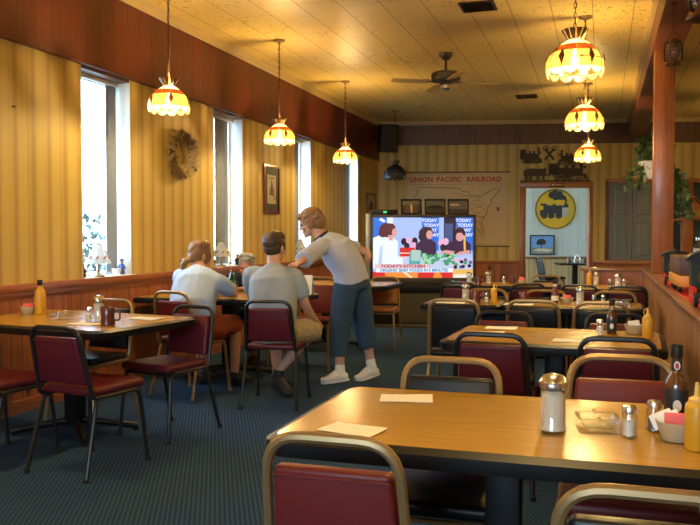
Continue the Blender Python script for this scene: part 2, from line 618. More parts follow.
def fillet(pts, r, seg=5, closed=False):
    pts = [Vector(p) for p in pts]
    out = []
    n = len(pts)
    for i, p in enumerate(pts):
        if not closed and i in (0, n - 1):
            out.append(p)
            continue
        a, b = pts[i - 1], pts[(i + 1) % n]
        da, db = (a - p), (b - p)
        la, lb = da.length, db.length
        if la < 1e-6 or lb < 1e-6:
            continue
        rr = min(r, la * 0.49, lb * 0.49)
        s, e = p + da / la * rr, p + db / lb * rr
        for k in range(seg + 1):
            t = k / seg
            out.append(s * (1 - t) ** 2 + p * 2 * t * (1 - t) + e * t * t)
    return out


def tube(bm, pts, r, n=8, mi=0, closed=False, radii=None, round_ends=False):
    pts = [Vector(p) for p in pts]
    m = len(pts)
    tan = []
    for i in range(m):
        if closed:
            d = pts[(i + 1) % m] - pts[i - 1]
        else:
            d = pts[min(i + 1, m - 1)] - pts[max(i - 1, 0)]
        tan.append(d.normalized() if d.length > 1e-9 else Vector((0, 0, 1)))
    up = Vector((0, 0, 1)) if abs(tan[0].z) < 0.9 else Vector((1, 0, 0))
    nrm = (up - tan[0] * up.dot(tan[0])).normalized()
    rings = []
    for i in range(m):
        if i > 0:
            q = tan[i - 1].rotation_difference(tan[i])
            nrm = (q @ nrm)
            nrm = (nrm - tan[i] * nrm.dot(tan[i])).normalized()
        bn = tan[i].cross(nrm)
        rr = radii[i] if radii else r
        rings.append([bm.verts.new(pts[i] + (nrm * math.cos(2 * PI * k / n) + bn * math.sin(2 * PI * k / n)) * rr) for k in range(n)])
    rg = range(m if closed else m - 1)
    for i in rg:
        A, C = rings[i], rings[(i + 1) % m]
        for k in range(n):
            f = bm.faces.new((A[k], A[(k + 1) % n], C[(k + 1) % n], C[k]))
            f.material_index = mi
    if not closed:
        if round_ends:
            for ring, c, d in ((rings[0], pts[0], -tan[0]), (rings[-1], pts[-1], tan[-1])):
                rr = (ring[0].co - c).length
                prev = ring
                for st in (0.5, 0.85):
                    new = [bm.verts.new(c + (v.co - c) * math.sqrt(1 - st * st) + d * rr * st) for v in ring]
                    for k in range(n):
                        bm.faces.new((prev[k], prev[(k + 1) % n], new[(k + 1) % n], new[k])).material_index = mi
                    prev = new
                tip = bm.verts.new(c + d * rr)
                for k in range(n):
                    bm.faces.new((prev[k], prev[(k + 1) % n], tip)).material_index = mi
        else:
            for ring in (rings[0], rings[-1]):
                bm.faces.new(ring).material_index = mi


def ell(bm, c, r, rot=None, u=16, v=10, mi=0):
    mt = Matrix.Translation(c) @ (rot.to_matrix().to_4x4() if rot is not None else Matrix()) @ Matrix.Diagonal((*r, 1))
    ret = bmesh.ops.create_uvsphere(bm, u_segments=u, v_segments=v, radius=1.0, matrix=mt)
    for q in ret['verts']:
        for f in q.link_faces:
            f.material_index = mi


def prism(bm, poly, depth, axis='y', off=0.0, mi=0):
    """Extruded 2-D outline (x, z); front face at y=off, back at y=off+depth."""
    a = [bm.verts.new((x, off, z)) for x, z in poly]
    b = [bm.verts.new((x, off + depth, z)) for x, z in poly]
    fs = [bm.faces.new(a), bm.faces.new(b[::-1])]
    n = len(poly)
    for i in range(n):
        fs.append(bm.faces.new((a[i], b[i], b[(i + 1) % n], a[(i + 1) % n])))
    for f in fs:
        f.material_index = mi


def disc_poly(cx, cz, r, n=20, rz=None):
    rz = rz or r
    return [(cx + r * math.cos(2 * PI * i / n), cz + rz * math.sin(2 * PI * i / n)) for i in range(n)]


def rrect(w, d, r, seg=5):
    out = []
    for sx, sy, a0 in ((1, 1, 0), (-1, 1, 90), (-1, -1, 180), (1, -1, 270)):
        for k in range(seg + 1):
            a = R(a0 + 90 * k / seg)
            out.append((sx * (w / 2 - r) + r * math.cos(a), sy * (d / 2 - r) + r * math.sin(a)))
    return out


def slab(bm, outline, z0, z1, mi=0, bev=0.0):
    a = [bm.verts.new((x, y, z0)) for x, y in outline]
    b = [bm.verts.new((x, y, z1)) for x, y in outline]
    n = len(outline)
    bm.faces.new(a[::-1]).material_index = mi
    bm.faces.new(b).material_index = mi
    for i in range(n):
        bm.faces.new((a[i], a[(i + 1) % n], b[(i + 1) % n], b[i])).material_index = mi


def text(name, body, size, mat, parent, mat4, ext=0.001, space=1.0, xs=1.0, bold=0.0):
    cu = bpy.data.curves.new(name, 'FONT')
    cu.body = body
    cu.size = size
    cu.align_x = 'CENTER'
    cu.align_y = 'CENTER'
    cu.extrude = ext
    cu.offset = bold
    cu.space_character = space
    o = bpy.data.objects.new(name, cu)
    COL.objects.link(o)
    dg = bpy.context.evaluated_depsgraph_get()
    me = bpy.data.meshes.new_from_object(o.evaluated_get(dg))
    bpy.data.objects.remove(o)
    me.materials.clear()
    me.materials.append(mat)
    me.name = name
    q = bpy.data.objects.new(name, me)
    COL.objects.link(q)
    if parent is not None:
        q.parent = parent
    q.matrix_local = mat4 @ Matrix.Diagonal((xs, 1, 1, 1))
    return q


def T(x, y, z):
    return Matrix.Translation((x, y, z))


def RZ(a):
    return Matrix.Rotation(a, 4, 'Z')


def RX(a):
    return Matrix.Rotation(a, 4, 'X')


def RY(a):
    return Matrix.Rotation(a, 4, 'Y')


FACE_MY = RX(R(90))   # text plane facing -Y (towards the viewer of a wall seen along +Y)


def struct(name, bm, mat, mat4=None, **kw):
    o = mk(name, bm, mat, None, mat4, **kw)
    o['kind'] = 'structure'
    return o


# ------------------------------------------------------------------ the room shell
CEIL = 3.42
XL = -4.05
BW = T(-4.05, 14.6, 0) @ RZ(R(12))      # back wall frame: x along it, y away from the room

bm = B(); box(bm, -4.35, 4.8, -3.8, 19.5, -0.12, 0.0); struct('floor', bm, M['carpet'])
bm = B(); box(bm, -4.35, 4.8, -3.8, 19.5, CEIL, CEIL + 0.12); struct('ceiling', bm, M['ceiling'])

bm = B()
ys = [-3.8] + [v for ab in WIN_Y for v in ab] + [15.0]
for i in range(0, len(ys), 2):
    box(bm, XL - 0.2, XL, ys[i], ys[i + 1], 0, CEIL)
for a, b in WIN_Y:
    box(bm, XL - 0.2, XL, a, b, 0, 0.925)
    box(bm, XL - 0.2, XL, a, b, 2.70, CEIL)
struct('wall_left', bm, M['paper_y'], flat=True)

for k, (a, b) in enumerate(WIN_Y):
    e = thing('window_%d' % (k + 1), None, None, (XL - 0.19, (a + b) / 2, 0))
    e['kind'] = 'structure'
    h = (b - a) / 2
    bm = B()
    for s in (-1, 1):
        y0 = s * h - (0.012 if s > 0 else 0)
        box(bm, 0.0, 0.188, y0, y0 + 0.012, 0.945, 2.69)
    mk('reveal', bm, M['white_trim'], e, flat=True)
    bm = B(); box(bm, 0.0, 0.235, -h, h, 0.925, 0.948, bev=0.004); mk('sill', bm, M['white_trim'], e)
    bm = B(); box(bm, 0.0, 0.188, -h + 0.012, h - 0.012, 2.66, 2.70); mk('header', bm, M['header'], e, flat=True)
    bm = B()
    for s in (-1, 1):
        yy = s * (h - 0.03)
        box(bm, 0.0, 0.03, yy - 0.018, yy + 0.018, 0.948, 2.66)
    box(bm, 0.0, 0.03, -h + 0.012, h - 0.012, 0.948, 0.98)
    box(bm, 0.0, 0.03, -h + 0.012, h - 0.012, 2.62, 2.66)
    mk('window_frame', bm, M['white_trim'], e, flat=True)
    bm = B(); box(bm, 0.012, 0.016, -h + 0.048, h - 0.048, 0.98, 2.62); mk('pane', bm, M['pane'], e, flat=True)

# fascia, crown, wainscot, rail on the left wall
bm = B(); box(bm, XL, XL + 0.035, -3.8, 14.72, 2.70, 3.36); box(bm, XL, XL + 0.05, -3.8, 14.72, 2.685, 2.715); struct('trim_1', bm, M['fascia_y'], flat=True)
bm = B()
hexa(bm, [(XL, -3.8, 3.335), (XL + 0.045, -3.8, 3.335), (XL + 0.045, 14.7, 3.335), (XL, 14.7, 3.335), (XL, -3.8, CEIL), (XL + 0.09, -3.8, CEIL), (XL + 0.09, 14.7, CEIL), (XL, 14.7, CEIL)])
struct('trim_2', bm, M['crown'], flat=True)
bm = B(); box(bm, XL, XL + 0.02, -3.8, 14.62, 0.09, 0.90); struct('trim_3', bm, M['pine_y'], flat=True)
bm = B(); box(bm, XL, XL + 0.05, -3.8, 14.62, 0.885, 0.945, bev=0.008); box(bm, XL, XL + 0.032, -3.8, 14.62, 0.84, 0.89, bev=0.008); struct('trim_4', bm, M['rail'])
bm = B(); box(bm, XL, XL + 0.03, -3.8, 14.62, 0.0, 0.10, bev=0.005); struct('baseboard_left', bm, M['rail'])

# back wall with the doorway and the pass-through, in its own frame
bm = B()
for (a, b, z0, z1) in ((-0.3, 2.74, 0, CEIL), (2.74, 3.91, 2.18, CEIL), (3.91, 4.24, 0, CEIL), (4.24, 6.9, 0, 0.80), (4.24, 6.9, 2.27, CEIL), (6.9, 9.4, 0, CEIL)):
    box(bm, a, b, 0, 0.15, z0, z1)
struct('wall_back', bm, M['paper_x'], BW, flat=True)
bm = B(); box(bm, 0.0, 9.0, -0.03, 0, 2.995, 3.37); box(bm, 0.0, 9.0, -0.045, 0, 2.98, 3.01); struct('trim_5', bm, M['fascia_x'], BW, flat=True)
bm = B(); box(bm, 0.0, 9.0, -0.06, 0, 3.35, CEIL); struct('trim_6', bm, M['crown'], BW, flat=True)
bm = B()
for a, b in ((0.0, 2.64), (3.98, 4.19), (4.19, 9.0)):
    box(bm, a, b, -0.018, 0, 0.09, 0.79 if a < 4 else 0.77)
struct('trim_7', bm, M['pine_x'], BW, flat=True)
bm = B()
for a, b in ((0.0, 2.64), (3.98, 9.0)):
    box(bm, a, b, -0.045, 0, 0.775, 0.83, bev=0.008)
struct('trim_8', bm, M['rail_x'], BW)
bm = B()
for a, b in ((0.0, 2.64), (3.98, 9.0)):
    box(bm, a, b, -0.028, 0, 0.0, 0.10, bev=0.005)
struct('baseboard_back', bm, M['rail_x'], BW)

# doorway casing
door = thing('door_1', None, None, mat4=BW); door['kind'] = 'structure'
for a, b in ((2.645, 2.755), (3.898, 3.97)):
    bm = B(); box(bm, a, b, -0.035, 0.17, 0, 2.17, bev=0.006); mk('jamb', bm, M['post'], door)
bm = B(); box(bm, 2.645, 3.97, -0.035, 0.17, 2.17, 2.28, bev=0.006); mk('lintel', bm, M['rail_x'], door)
# pass-through frame
ps = thing('window_5', None, None, mat4=BW); ps['kind'] = 'structure'
bm = B(); box(bm, 4.19, 4.25, -0.03, 0.16, 0.80, 2.33, bev=0.005); mk('jamb', bm, M['frame_brown'], ps)
bm = B(); box(bm, 4.19, 6.95, -0.03, 0.16, 2.26, 2.33, bev=0.005); mk('header', bm, M['rail_x'], ps)
bm = B(); box(bm, 4.19, 6.95, -0.05, 0.5, 0.765, 0.80, bev=0.005); mk('sill', bm, M['rail_x'], ps)
bm = B(); box(bm, 5.57, 5.75, -0.03, 0.12, 0.80, 2.26, bev=0.005); mk('mullion', bm, M['post'], ps)
bm = B(); box(bm, 4.19, 6.95, 0.5, 0.54, 0.5, 2.4); box(bm, 6.9, 6.95, 0.15, 0.5, 0.5, 2.4); box(bm, 4.19, 6.95, 0.15, 0.5, 2.33, 2.37); mk('niche_panel', bm, M['niche'], ps, flat=True)
bm = B(); box(bm, 5.2, 6.9, -0.02, 0.26, 1.56, 1.59, bev=0.004); mk('shelf', bm, M['rail_x'], ps)

# back room behind the doorway
bm = B(); box(bm, 0.4, 6.8, 2.5, 2.65, 0.0, CEIL); struct('wall_far', bm, M['pale_wall'], BW, flat=True)
bm = B(); box(bm, 0.4, 6.8, 2.47, 2.5, 0.0, 0.80); struct('trim_9', bm, M['pale_pine'], BW, flat=True)
bm = B(); box(bm, 0.4, 6.8, 2.45, 2.5, 0.79, 0.835, bev=0.006); struct('trim_10', bm, M['frame_brown'], BW)

# right side: half wall with a return, post, beam
HX, HZ = 0.45, 0.92
bm = B(); box(bm, HX, HX + 0.30, 0.6, 9.82, 0, HZ - 0.035); struct('wall_partition', bm, M['half_y'], flat=True)
bm = B(); box(bm, -0.20, HX, 9.70, 9.82, 0, HZ - 0.035); struct('wall_return', bm, M['half_x'], flat=True)
bm = B(); box(bm, HX - 0.025, HX + 0.33, 0.6, 9.85, HZ - 0.035, HZ, bev=0.008); struct('trim_11', bm, M['cap'])
bm = B(); box(bm, -0.23, HX - 0.025, 9.67, 9.85, HZ - 0.035, HZ, bev=0.008); struct('trim_12', bm, M['cap'])
bm = B(); box(bm, 0.472, 0.66, 8.35, 8.56, HZ, 3.10, bev=0.006); struct('pillar', bm, M['post'])
bm = B(); box(bm, 0.45, 0.72, -3.8, 15.75, 3.10, CEIL); struct('beam', bm, M['beam'], flat=True)
bm = B(); box(bm, 0.41, 0.45, -3.8, 15.5, 3.35, CEIL); struct('trim_13', bm, M['crown'], flat=True)
bm = B(); box(bm, 4.6, 4.8, -3.8, 17.0, 0, CEIL); struct('wall_right', bm, M['paper_y'], flat=True)
bm = B()
for (a, b, z0, z1) in ((-4.25, -2.6, 0, CEIL), (0.2, 4.6, 0, CEIL), (-2.6, 0.2, 0, 1.0), (-2.6, 0.2, 2.5, CEIL)):
    box(bm, a, b, -3.7, -3.5, z0, z1)
struct('wall_rear', bm, M['paper_x'], flat=True)
bm = B(); box(bm, -40, -4.36, -30, 40, -0.5, -0.4); box(bm, -4.36, 40, -40, -3.81, -0.5, -0.4); struct('ground', bm, M['ground'], flat=True)
# ------------------------------------------------------------------ chairs


def chair_proto(name, label, h, frame, pad, rad, gap=0.035, group=None):
    root = thing(name, label, 'chair', group=group)
    wt, wb = (0.168, 0.19)
    # arch from the seat rails up and over
    zt = h - 0.013
    yt = -0.262

    def by(z):
        return -0.185 + (z - 0.45) / (zt - 0.45) * (yt + 0.185)
    left = [(-0.19, 0.16, 0.425), (-0.19, by(0.44), 0.425), (-wb + 0.004, by(0.5), 0.5), (-wt, by(zt), zt)]
    pts = left + [(-p[0], p[1], p[2]) for p in reversed(left)]
    path = []
    P_ = [Vector(p) for p in pts]
    path = fillet(P_[:2] + P_[2:], rad, 6)
    bm = B(); tube(bm, path, 0.0135, 8); mk('back_frame', bm, frame, root)
    # pad in the arch
    def pad_pts(z, w, t0, t1):
        y = by(z)
        return [(-w, y + t0, z), (w, y + t0, z), (w, y + t1, z), (-w, y + t1, z)]
    zp = zt - gap - 0.022
    bm = B(); hexa(bm, pad_pts(0.50, 0.172, -0.012, 0.034) + pad_pts(zp, 0.152, -0.012, 0.034), 0.014, 3); bk = mk('backrest', bm, pad, root)
    bm = B()
    tube(bm, fillet([(-0.150, by(zp) - 0.013, zp - 0.018), (0.150, by(zp) - 0.013, zp - 0.018)], 0.01), 0.0028, 6)
    mk('piping', bm, pad, root)
    bm = B()
    hexa(bm, [(-0.185, -0.175, 0.432), (0.185, -0.175, 0.432), (0.205, 0.225, 0.432), (-0.205, 0.225, 0.432), (-0.185, -0.175, 0.478), (0.185, -0.175, 0.478), (0.205, 0.225, 0.482), (-0.205, 0.225, 0.482)], 0.02, 4)
    mk('seat', bm, pad, root)
    for sx in (-1, 1):
        bm = B(); tube(bm, fillet([(sx * 0.165, 0.06, 0.424), (sx * 0.19, 0.19, 0.42), (sx * 0.212, 0.235, 0.0)], 0.05, 4), 0.0125, 8)
        lathe(bm, [(0.0, 0.0), (0.017, 0.0), (0.016, 0.02), (0.0, 0.021)], 8, (sx * 0.212, 0.235, 0)); mk('leg', bm, frame, root)
        bm = B(); tube(bm, fillet([(sx * 0.165, -0.02, 0.424), (sx * 0.19, -0.15, 0.42), (sx * 0.215, -0.262, 0.0)], 0.05, 4), 0.0125, 8)
        lathe(bm, [(0.0, 0.0), (0.017, 0.0), (0.016, 0.02), (0.0, 0.021)], 8, (sx * 0.215, -0.262, 0)); mk('leg', bm, frame, root)
    bm = B(); tube(bm, [(-0.2, 0.19, 0.415), (0.2, 0.19, 0.415)], 0.009, 6); mk('seat_rail', bm, frame, root)
    return root


GR = 'vinyl stacking chairs around the dining tables'
blk = chair_proto('dining_chair', '', 0.82, M['black_tube'], M['maroon'], 0.075, 0.03, GR)
gbl = chair_proto('dining_chair', '', 0.86, M['gold_tube'], M['black_vinyl'], 0.085, 0.035, GR)
grd = chair_proto('dining_chair', '', 0.86, M['gold_tube'], M['red_vinyl'], 0.095, 0.05, GR)
gtn = chair_proto('dining_chair', '', 0.83, M['gold_tube'], M['tan_vinyl'], 0.08, 0.03, GR)
used = set()


def chair(proto, x, y, deg, label, sc=1.0):
    if proto.name not in used:
        used.add(proto.name)
        return setp(proto, (x, y, 0), R(deg), label, sc)
    return dup(proto, (x, y, 0), R(deg), label, sc)


# right-hand rows, nearest first
chair(grd, -0.572, 1.93, 0, 'gold framed maroon chair nearest the camera, its back at the bottom edge', (0.92, 1, 1))
chair(gbl, 0.10, 1.74, 0, 'gold framed black vinyl chair cut off at the bottom right corner')
chair(gbl, -0.515, 2.60, 180, 'gold framed black chair at far left side of the nearest table')
chair(grd, 0.075, 2.72, 181, 'gold framed red chair behind the sugar pourer of the nearest table', 1.02)
chair(blk, -0.515, 4.23, -2, 'black framed maroon chair in front of second table, left one')
chair(blk, 0.075, 4.235, 0, 'black framed maroon chair in front of second table, right one')
chair(blk, -0.59, 4.87, 180, 'black framed maroon chair behind second table, left one')
chair(blk, 0.09, 4.92, 181, 'black framed maroon chair behind second table, right one')
chair(gbl, -0.985, 5.80, 0, 'gold framed black chair at left end in front of third row')
chair(gbl, -0.448, 5.87, 0, 'gold framed black chair at the middle in front of third row')
chair(gbl, 0.0, 5.84, 0, 'gold framed black chair behind sauce bottle in front of third row')
chair(gbl, -0.93, 6.73, 184, 'gold framed black chair behind third row by the yellow mustard bottle', 0.975)
chair(gbl, -0.45, 6.72, 180, 'gold framed black chair behind third row left of the ketchup bottle', 0.975)
chair(gbl, 0.105, 6.72, 180, 'gold framed black chair behind third row near the half wall', 0.975)
chair(blk, -1.40, 8.37, 2, 'black framed maroon chair in front of the television end of fourth row')
chair(blk, -0.80, 8.35, 24, 'black framed maroon chair turned aside at fourth row')
chair(blk, -0.205, 8.30, 0, 'black framed maroon chair in front of fifth table, left one')
chair(blk, 0.232, 8.24, 0, 'black framed maroon chair in front of fifth table against half wall')
chair(gbl, -0.62, 9.37, 180, 'gold framed black chair by the doorway behind fourth row', 0.97)
chair(gtn, 0.22, 9.13, 180, 'gold framed tan chair behind the fifth table beside half wall', 0.95)
# left-hand rows
chair(blk, -2.74, 3.83, -8, 'black framed maroon chair at front left with its back to the camera')
chair(blk, -3.33, 3.80, -8, 'black framed maroon chair cut off by the left picture edge')
chair(blk, -2.72, 4.65, 168, 'black framed maroon chair at right end of the window table')
chair(gbl, -3.42, 4.80, 174, 'gold framed black chair between the window table and the wall', 0.97)
chair(grd, -3.21, 5.86, -10, 'gold framed red chair under the girl in pale shirt')
chair(blk, -2.40, 5.72, 9, 'black framed maroon chair under the youth in grey shirt')
chair(grd, -2.72, 7.42, 186, 'gold framed red chair left of the standing woman', (1, 1, 1.02))
chair(gbl, -3.36, 7.52, 180, 'gold framed chair under the grey-haired man')
chair(gtn, -2.45, 8.98, 184, 'gold framed tan chair between the woman and the television', 0.97)

# ------------------------------------------------------------------ tables


def table(label, x, y, wd, dp, deg=0, top=None, cols=1, rad=0.05):
    root = thing('dining_table', label, 'table', (x, y, 0), R(deg), 'laminate dining tables')
    bm = B(); slab(bm, rrect(wd - 0.03, dp - 0.03, rad), 0.72, 0.75); mk('table_top', bm, top or M['laminate'], root)
    bm = B()
    o1, o2 = rrect(wd - 0.03, dp - 0.03, rad), rrect(wd + 0.03, dp + 0.03, rad + 0.03)
    o3 = rrect(wd + 0.025, dp + 0.025, rad + 0.03)
    o4 = rrect(wd - 0.06, dp - 0.06, rad)
    n = len(o1)
    rings = [[bm.verts.new((p[0], p[1], z)) for p in o] for o, z in ((o1, 0.7505), (o2, 0.738), (o2, 0.712), (o3, 0.700), (o4, 0.698))]
    for A, C in zip(rings, rings[1:]):
        for i in range(n):
            bm.faces.new((A[i], A[(i + 1) % n], C[(i + 1) % n], C[i]))
    bm.faces.new(rings[-1][::-1])
    mk('edge_band', bm, M['black_edge'], root)
    for k in range(cols):
        cx = 0 if cols == 1 else (k - 0.5) * wd * 0.5
        bm = B(); box(bm, cx - 0.05, cx + 0.05, -0.05, 0.05, 0.06, 0.70, bev=0.008); box(bm, cx - 0.22, cx + 0.22, -0.2, 0.2, 0.675, 0.70); mk('pedestal', bm, M['black_iron'], root)
        for a in (38, 142, 218, 322):
            bm = B()
            d = Vector((math.cos(R(a)), math.sin(R(a)), 0))
            c = Vector((cx, 0, 0))
            tube(bm, fillet([c + d * 0.03 + Vector((0, 0, 0.085)), c + d * 0.2 + Vector((0, 0, 0.062)), c + d * 0.40 + Vector((0, 0, 0.028))], 0.1), 0.022, 8)
            lathe(bm, [(0, 0), (0.018, 0), (0.018, 0.02), (0, 0.02)], 8, (c + d * 0.385)[:])
            mk('foot', bm, M['black_iron'], root)
    return root


table('large golden laminate table in the foreground with black edge', -0.27, 2.39, 1.21, 0.78, 0)
table('golden laminate table second from the camera by the half wall', -0.24, 4.48, 1.10, 0.76, -2)
table('small golden table at the left end of third row', -1.078, 6.595, 0.62, 0.58, 0)
table('golden laminate table of third row with ketchup bottle', -0.205, 6.595, 1.04, 0.58, 0)
table('golden table of fourth row in front of the television', -1.07, 9.10, 1.22, 0.76, 0)
table('golden table of fifth row in front of the low return wall', 0.02, 8.90, 0.78, 0.72, 0)
table('golden laminate table at the first window', -3.295, 4.445, 1.31, 0.92, -9, rad=0.07)
table("dark edged table where the four people gather", -3.27, 6.67, 1.42, 0.98, 0)
table('golden laminate table left of the television behind the woman', -3.02, 8.70, 1.60, 0.80, 0)

# ------------------------------------------------------------------ table-top things


def sugar_proto():
    r = thing('sugar_pourer', '', 'sugar pourer', group='glass sugar pourers')
    fl = lambda a, z: 1 + 0.03 * abs(math.cos(6 * a)) if 0.02 < z < 0.12 else 1
    bm = B(); lathe(bm, [(0, 0.0), (0.036, 0.0), (0.0385, 0.004), (0.0385, 0.012), (0.035, 0.02), (0.034, 0.115), (0.037, 0.124), (0.037, 0.130)], 36, fn=fl, caps=False); mk('jar', bm, M['glass'], r)
    bm = B(); lathe(bm, [(0, 0.005), (0.031, 0.006), (0.0315, 0.105), (0.02, 0.115), (0, 0.112)], 24); tag(mk('sugar_fill', bm, M['sugar'], r), kind='stuff')
    bm = B(); lathe(bm, [(0.0395, 0.126), (0.040, 0.140), (0.037, 0.147), (0.028, 0.158), (0.012, 0.163), (0, 0.164)], 28)
    lathe(bm, [(0.042, 0.137), (0.042, 0.141), (0.040, 0.142)], 28); mk('lid', bm, M['chrome'], r)
    return r


def shaker_proto():
    r = thing('salt_shaker', '', 'salt shaker', group='salt and pepper shakers')
    fl = lambda a, z: 1 + 0.035 * math.cos(10 * a)
    bm = B(); lathe(bm, [(0, 0), (0.020, 0), (0.023, 0.004), (0.0215, 0.012), (0.023, 0.020), (0.0215, 0.028), (0.023, 0.036), (0.0215, 0.044), (0.022, 0.052), (0.018, 0.062), (0.018, 0.068)], 30, fn=fl, caps=False); mk('jar', bm, M['glass'], r)
    bm = B(); lathe(bm, [(0, 0.004), (0.017, 0.005), (0.017, 0.045), (0, 0.047)], 16); tag(mk('salt_fill', bm, M['sugar'], r), kind='stuff')
    bm = B(); lathe(bm, [(0.0195, 0.064), (0.020, 0.078), (0.017, 0.085), (0, 0.088)], 20); mk('cap', bm, M['chrome'], r)
    return r


def pepper_proto():
    r = thing('pepper_shaker', '', 'pepper shaker', group='salt and pepper shakers')
    fl = lambda a, z: 1 + 0.035 * math.cos(10 * a)
    bm = B(); lathe(bm, [(0, 0), (0.020, 0), (0.023, 0.004), (0.0215, 0.012), (0.023, 0.020), (0.0215, 0.028), (0.023, 0.036), (0.0215, 0.044), (0.022, 0.052), (0.018, 0.062), (0.018, 0.068)], 30, fn=fl, caps=False); mk('jar', bm, M['glass'], r)
    bm = B(); lathe(bm, [(0, 0.004), (0.017, 0.005), (0.017, 0.04), (0, 0.042)], 16); tag(mk('pepper_fill', bm, M['pepper'], r), kind='stuff')
    bm = B(); lathe(bm, [(0.0195, 0.064), (0.020, 0.078), (0.017, 0.085), (0, 0.088)], 20); mk('cap', bm, M['chrome'], r)
    return r


def ashtray_proto():
    bm = B()
    def sq(a, z):
        c, s = abs(math.cos(a)), abs(math.sin(a))
        return 1.0 / max(c, s) ** 0.92
    lathe(bm, [(0, 0.0), (0.050, 0.0), (0.056, 0.004), (0.059, 0.036), (0.057, 0.041), (0.048, 0.041), (0.042, 0.016), (0.03, 0.011), (0, 0.011)], 32, fn=sq, caps=False)
    for a in (0, PI / 2, PI, 3 * PI / 2):
        tube(bm, [(0.046 * math.cos(a), 0.046 * math.sin(a), 0.043), (0.061 * math.cos(a), 0.061 * math.sin(a), 0.043)], 0.006, 8)
    o = mk('ashtray', bm, M['glass'])
    return tag(o, '', 'ashtray', 'clear glass ashtrays')


def bowl_proto():
    bm = B(); lathe(bm, [(0, 0.0), (0.034, 0.0), (0.037, 0.003), (0.052, 0.047), (0.0535, 0.052), (0.050, 0.052), (0.034, 0.008), (0, 0.007)], 28, caps=False)
    return tag(mk('bowl', bm, M['cream']), '', 'bowl', 'stoneware packet bowls')


def packet_proto(name, mat):
    bm = B(); box(bm, -0.030, 0.030, -0.004, 0.004, -0.022, 0.022, bev=0.003)
    return tag(mk(name, bm, mat), '', 'packet', 'sweetener packets in the bowls')


def mustard_proto():
    r = thing('mustard_bottle', '', 'mustard bottle', group='squeeze mustard bottles')
    bm = B(); lathe(bm, [(0, 0), (0.027, 0), (0.029, 0.004), (0.029, 0.105), (0.027, 0.116), (0.021, 0.122), (0, 0.122)], 24); mk('body', bm, M['mustard'], r)
    bm = B(); lathe(bm, [(0.0205, 0.118), (0.0205, 0.130), (0.014, 0.134), (0.008, 0.136), (0.0045, 0.172), (0, 0.172)], 16); cp = mk('nozzle_cap', bm, M['mustard_cap'], r)
    bm = B(); tube(bm, fillet([(0.018, 0, 0.128), (0.026, 0, 0.150), (0.014, 0, 0.166), (0.004, 0, 0.160)], 0.01), 0.0025, 6); mk('cap_strap', bm, M['mustard_cap'], cp)
    return r


def sauce_proto():
    r = thing('sauce_bottle', '', 'sauce bottle', group='steak sauce bottles')
    bm = B(); lathe(bm, [(0, 0), (0.030, 0), (0.033, 0.004), (0.033, 0.105), (0.029, 0.125), (0.018, 0.140), (0.014, 0.155), (0.0135, 0.190), (0.015, 0.193), (0, 0.193)], 24); mk('bottle', bm, M['brown_glass'], r)
    bm = B(); lathe(bm, [(0.0335, 0.020), (0.0337, 0.022), (0.0337, 0.096), (0.0335, 0.098)], 24, caps=False); lb = mk('label', bm, M['label_black'], r)
    bm = B(); prism(bm, disc_poly(0, 0.052, 0.012, 14, 0.018) , 0.002, off=-0.0352); mk('badge', bm, M['label_white'], lb)
    bm = B(); lathe(bm, [(0.0150, 0.150), (0.0152, 0.152), (0.0148, 0.183), (0.0145, 0.184)], 20, caps=False); nl = mk('neck_label', bm, M['label_black'], r)
    bm = B(); prism(bm, disc_poly(0, 0.167, 0.0085, 14, 0.013), 0.002, off=-0.0165); prism(bm, disc_poly(0, 0.167, 0.0055, 14, 0.009), 0.002, off=-0.0175, mi=1); mk('seal', bm, [M['label_white'], M['label_red']], nl)
    bm = B(); lathe(bm, [(0.0165, 0.190), (0.017, 0.192), (0.017, 0.224), (0.015, 0.227), (0, 0.227)], 20, fn=lambda a, z: 1 + 0.03 * math.cos(24 * a)); mk('cap', bm, M['black_plastic'], r)
    return r


def ketchup_proto():
    r = thing('ketchup_bottle', '', 'ketchup bottle')
    bm = B(); lathe(bm, [(0, 0), (0.026, 0), (0.028, 0.004), (0.028, 0.085), (0.025, 0.105), (0.013, 0.135), (0.0125, 0.165), (0, 0.165)], 22); mk('bottle', bm, M['ketchup'], r)
    bm = B(); lathe(bm, [(0.0285, 0.02), (0.0285, 0.075)], 22, caps=False); lb = mk('label', bm, M['label_black'], r)
    bm = B(); lathe(bm, [(0.0290, 0.028), (0.0290, 0.066)], 22, caps=False); mk('label_panel', bm, M['label_white'], lb)
    bm = B(); lathe(bm, [(0.0133, 0.140), (0.0133, 0.158)], 18, caps=False); mk('neck_label', bm, M['label_white'], r)
    bm = B(); lathe(bm, [(0.015, 0.160), (0.016, 0.162), (0.016, 0.190), (0.013, 0.194), (0, 0.194)], 18); mk('cap', bm, M['black_plastic'], r)
    return r


def mug_proto():
    r = thing('coffee_mug', '', 'mug', group='brown coffee mugs')
    bm = B(); lathe(bm, [(0, 0), (0.038, 0), (0.041, 0.004), (0.036, 0.050), (0.041, 0.098), (0.039, 0.101), (0.036, 0.098), (0.032, 0.05), (0.034, 0.010), (0, 0.009)], 26, caps=False); mk('cup', bm, M['mug'], r)
    bm = B(); tube(bm, fillet([(0.034, 0, 0.084), (0.070, 0, 0.084), (0.070, 0, 0.026), (0.034, 0, 0.026)], 0.025), 0.0055, 8); mk('handle', bm, M['mug'], r)
    return r


TZ = 0.7515
P_SUG, P_SALT, P_PEP, P_ASH, P_BOWL = sugar_proto(), shaker_proto(), pepper_proto(), ashtray_proto(), bowl_proto()
P_PINK, P_WHITE = packet_proto('sweetener_packet', M['pink']), packet_proto('sugar_packet', M['sheet'])
P_MUS, P_SAU, P_KET, P_MUG = mustard_proto(), sauce_proto(), ketchup_proto(), mug_proto()


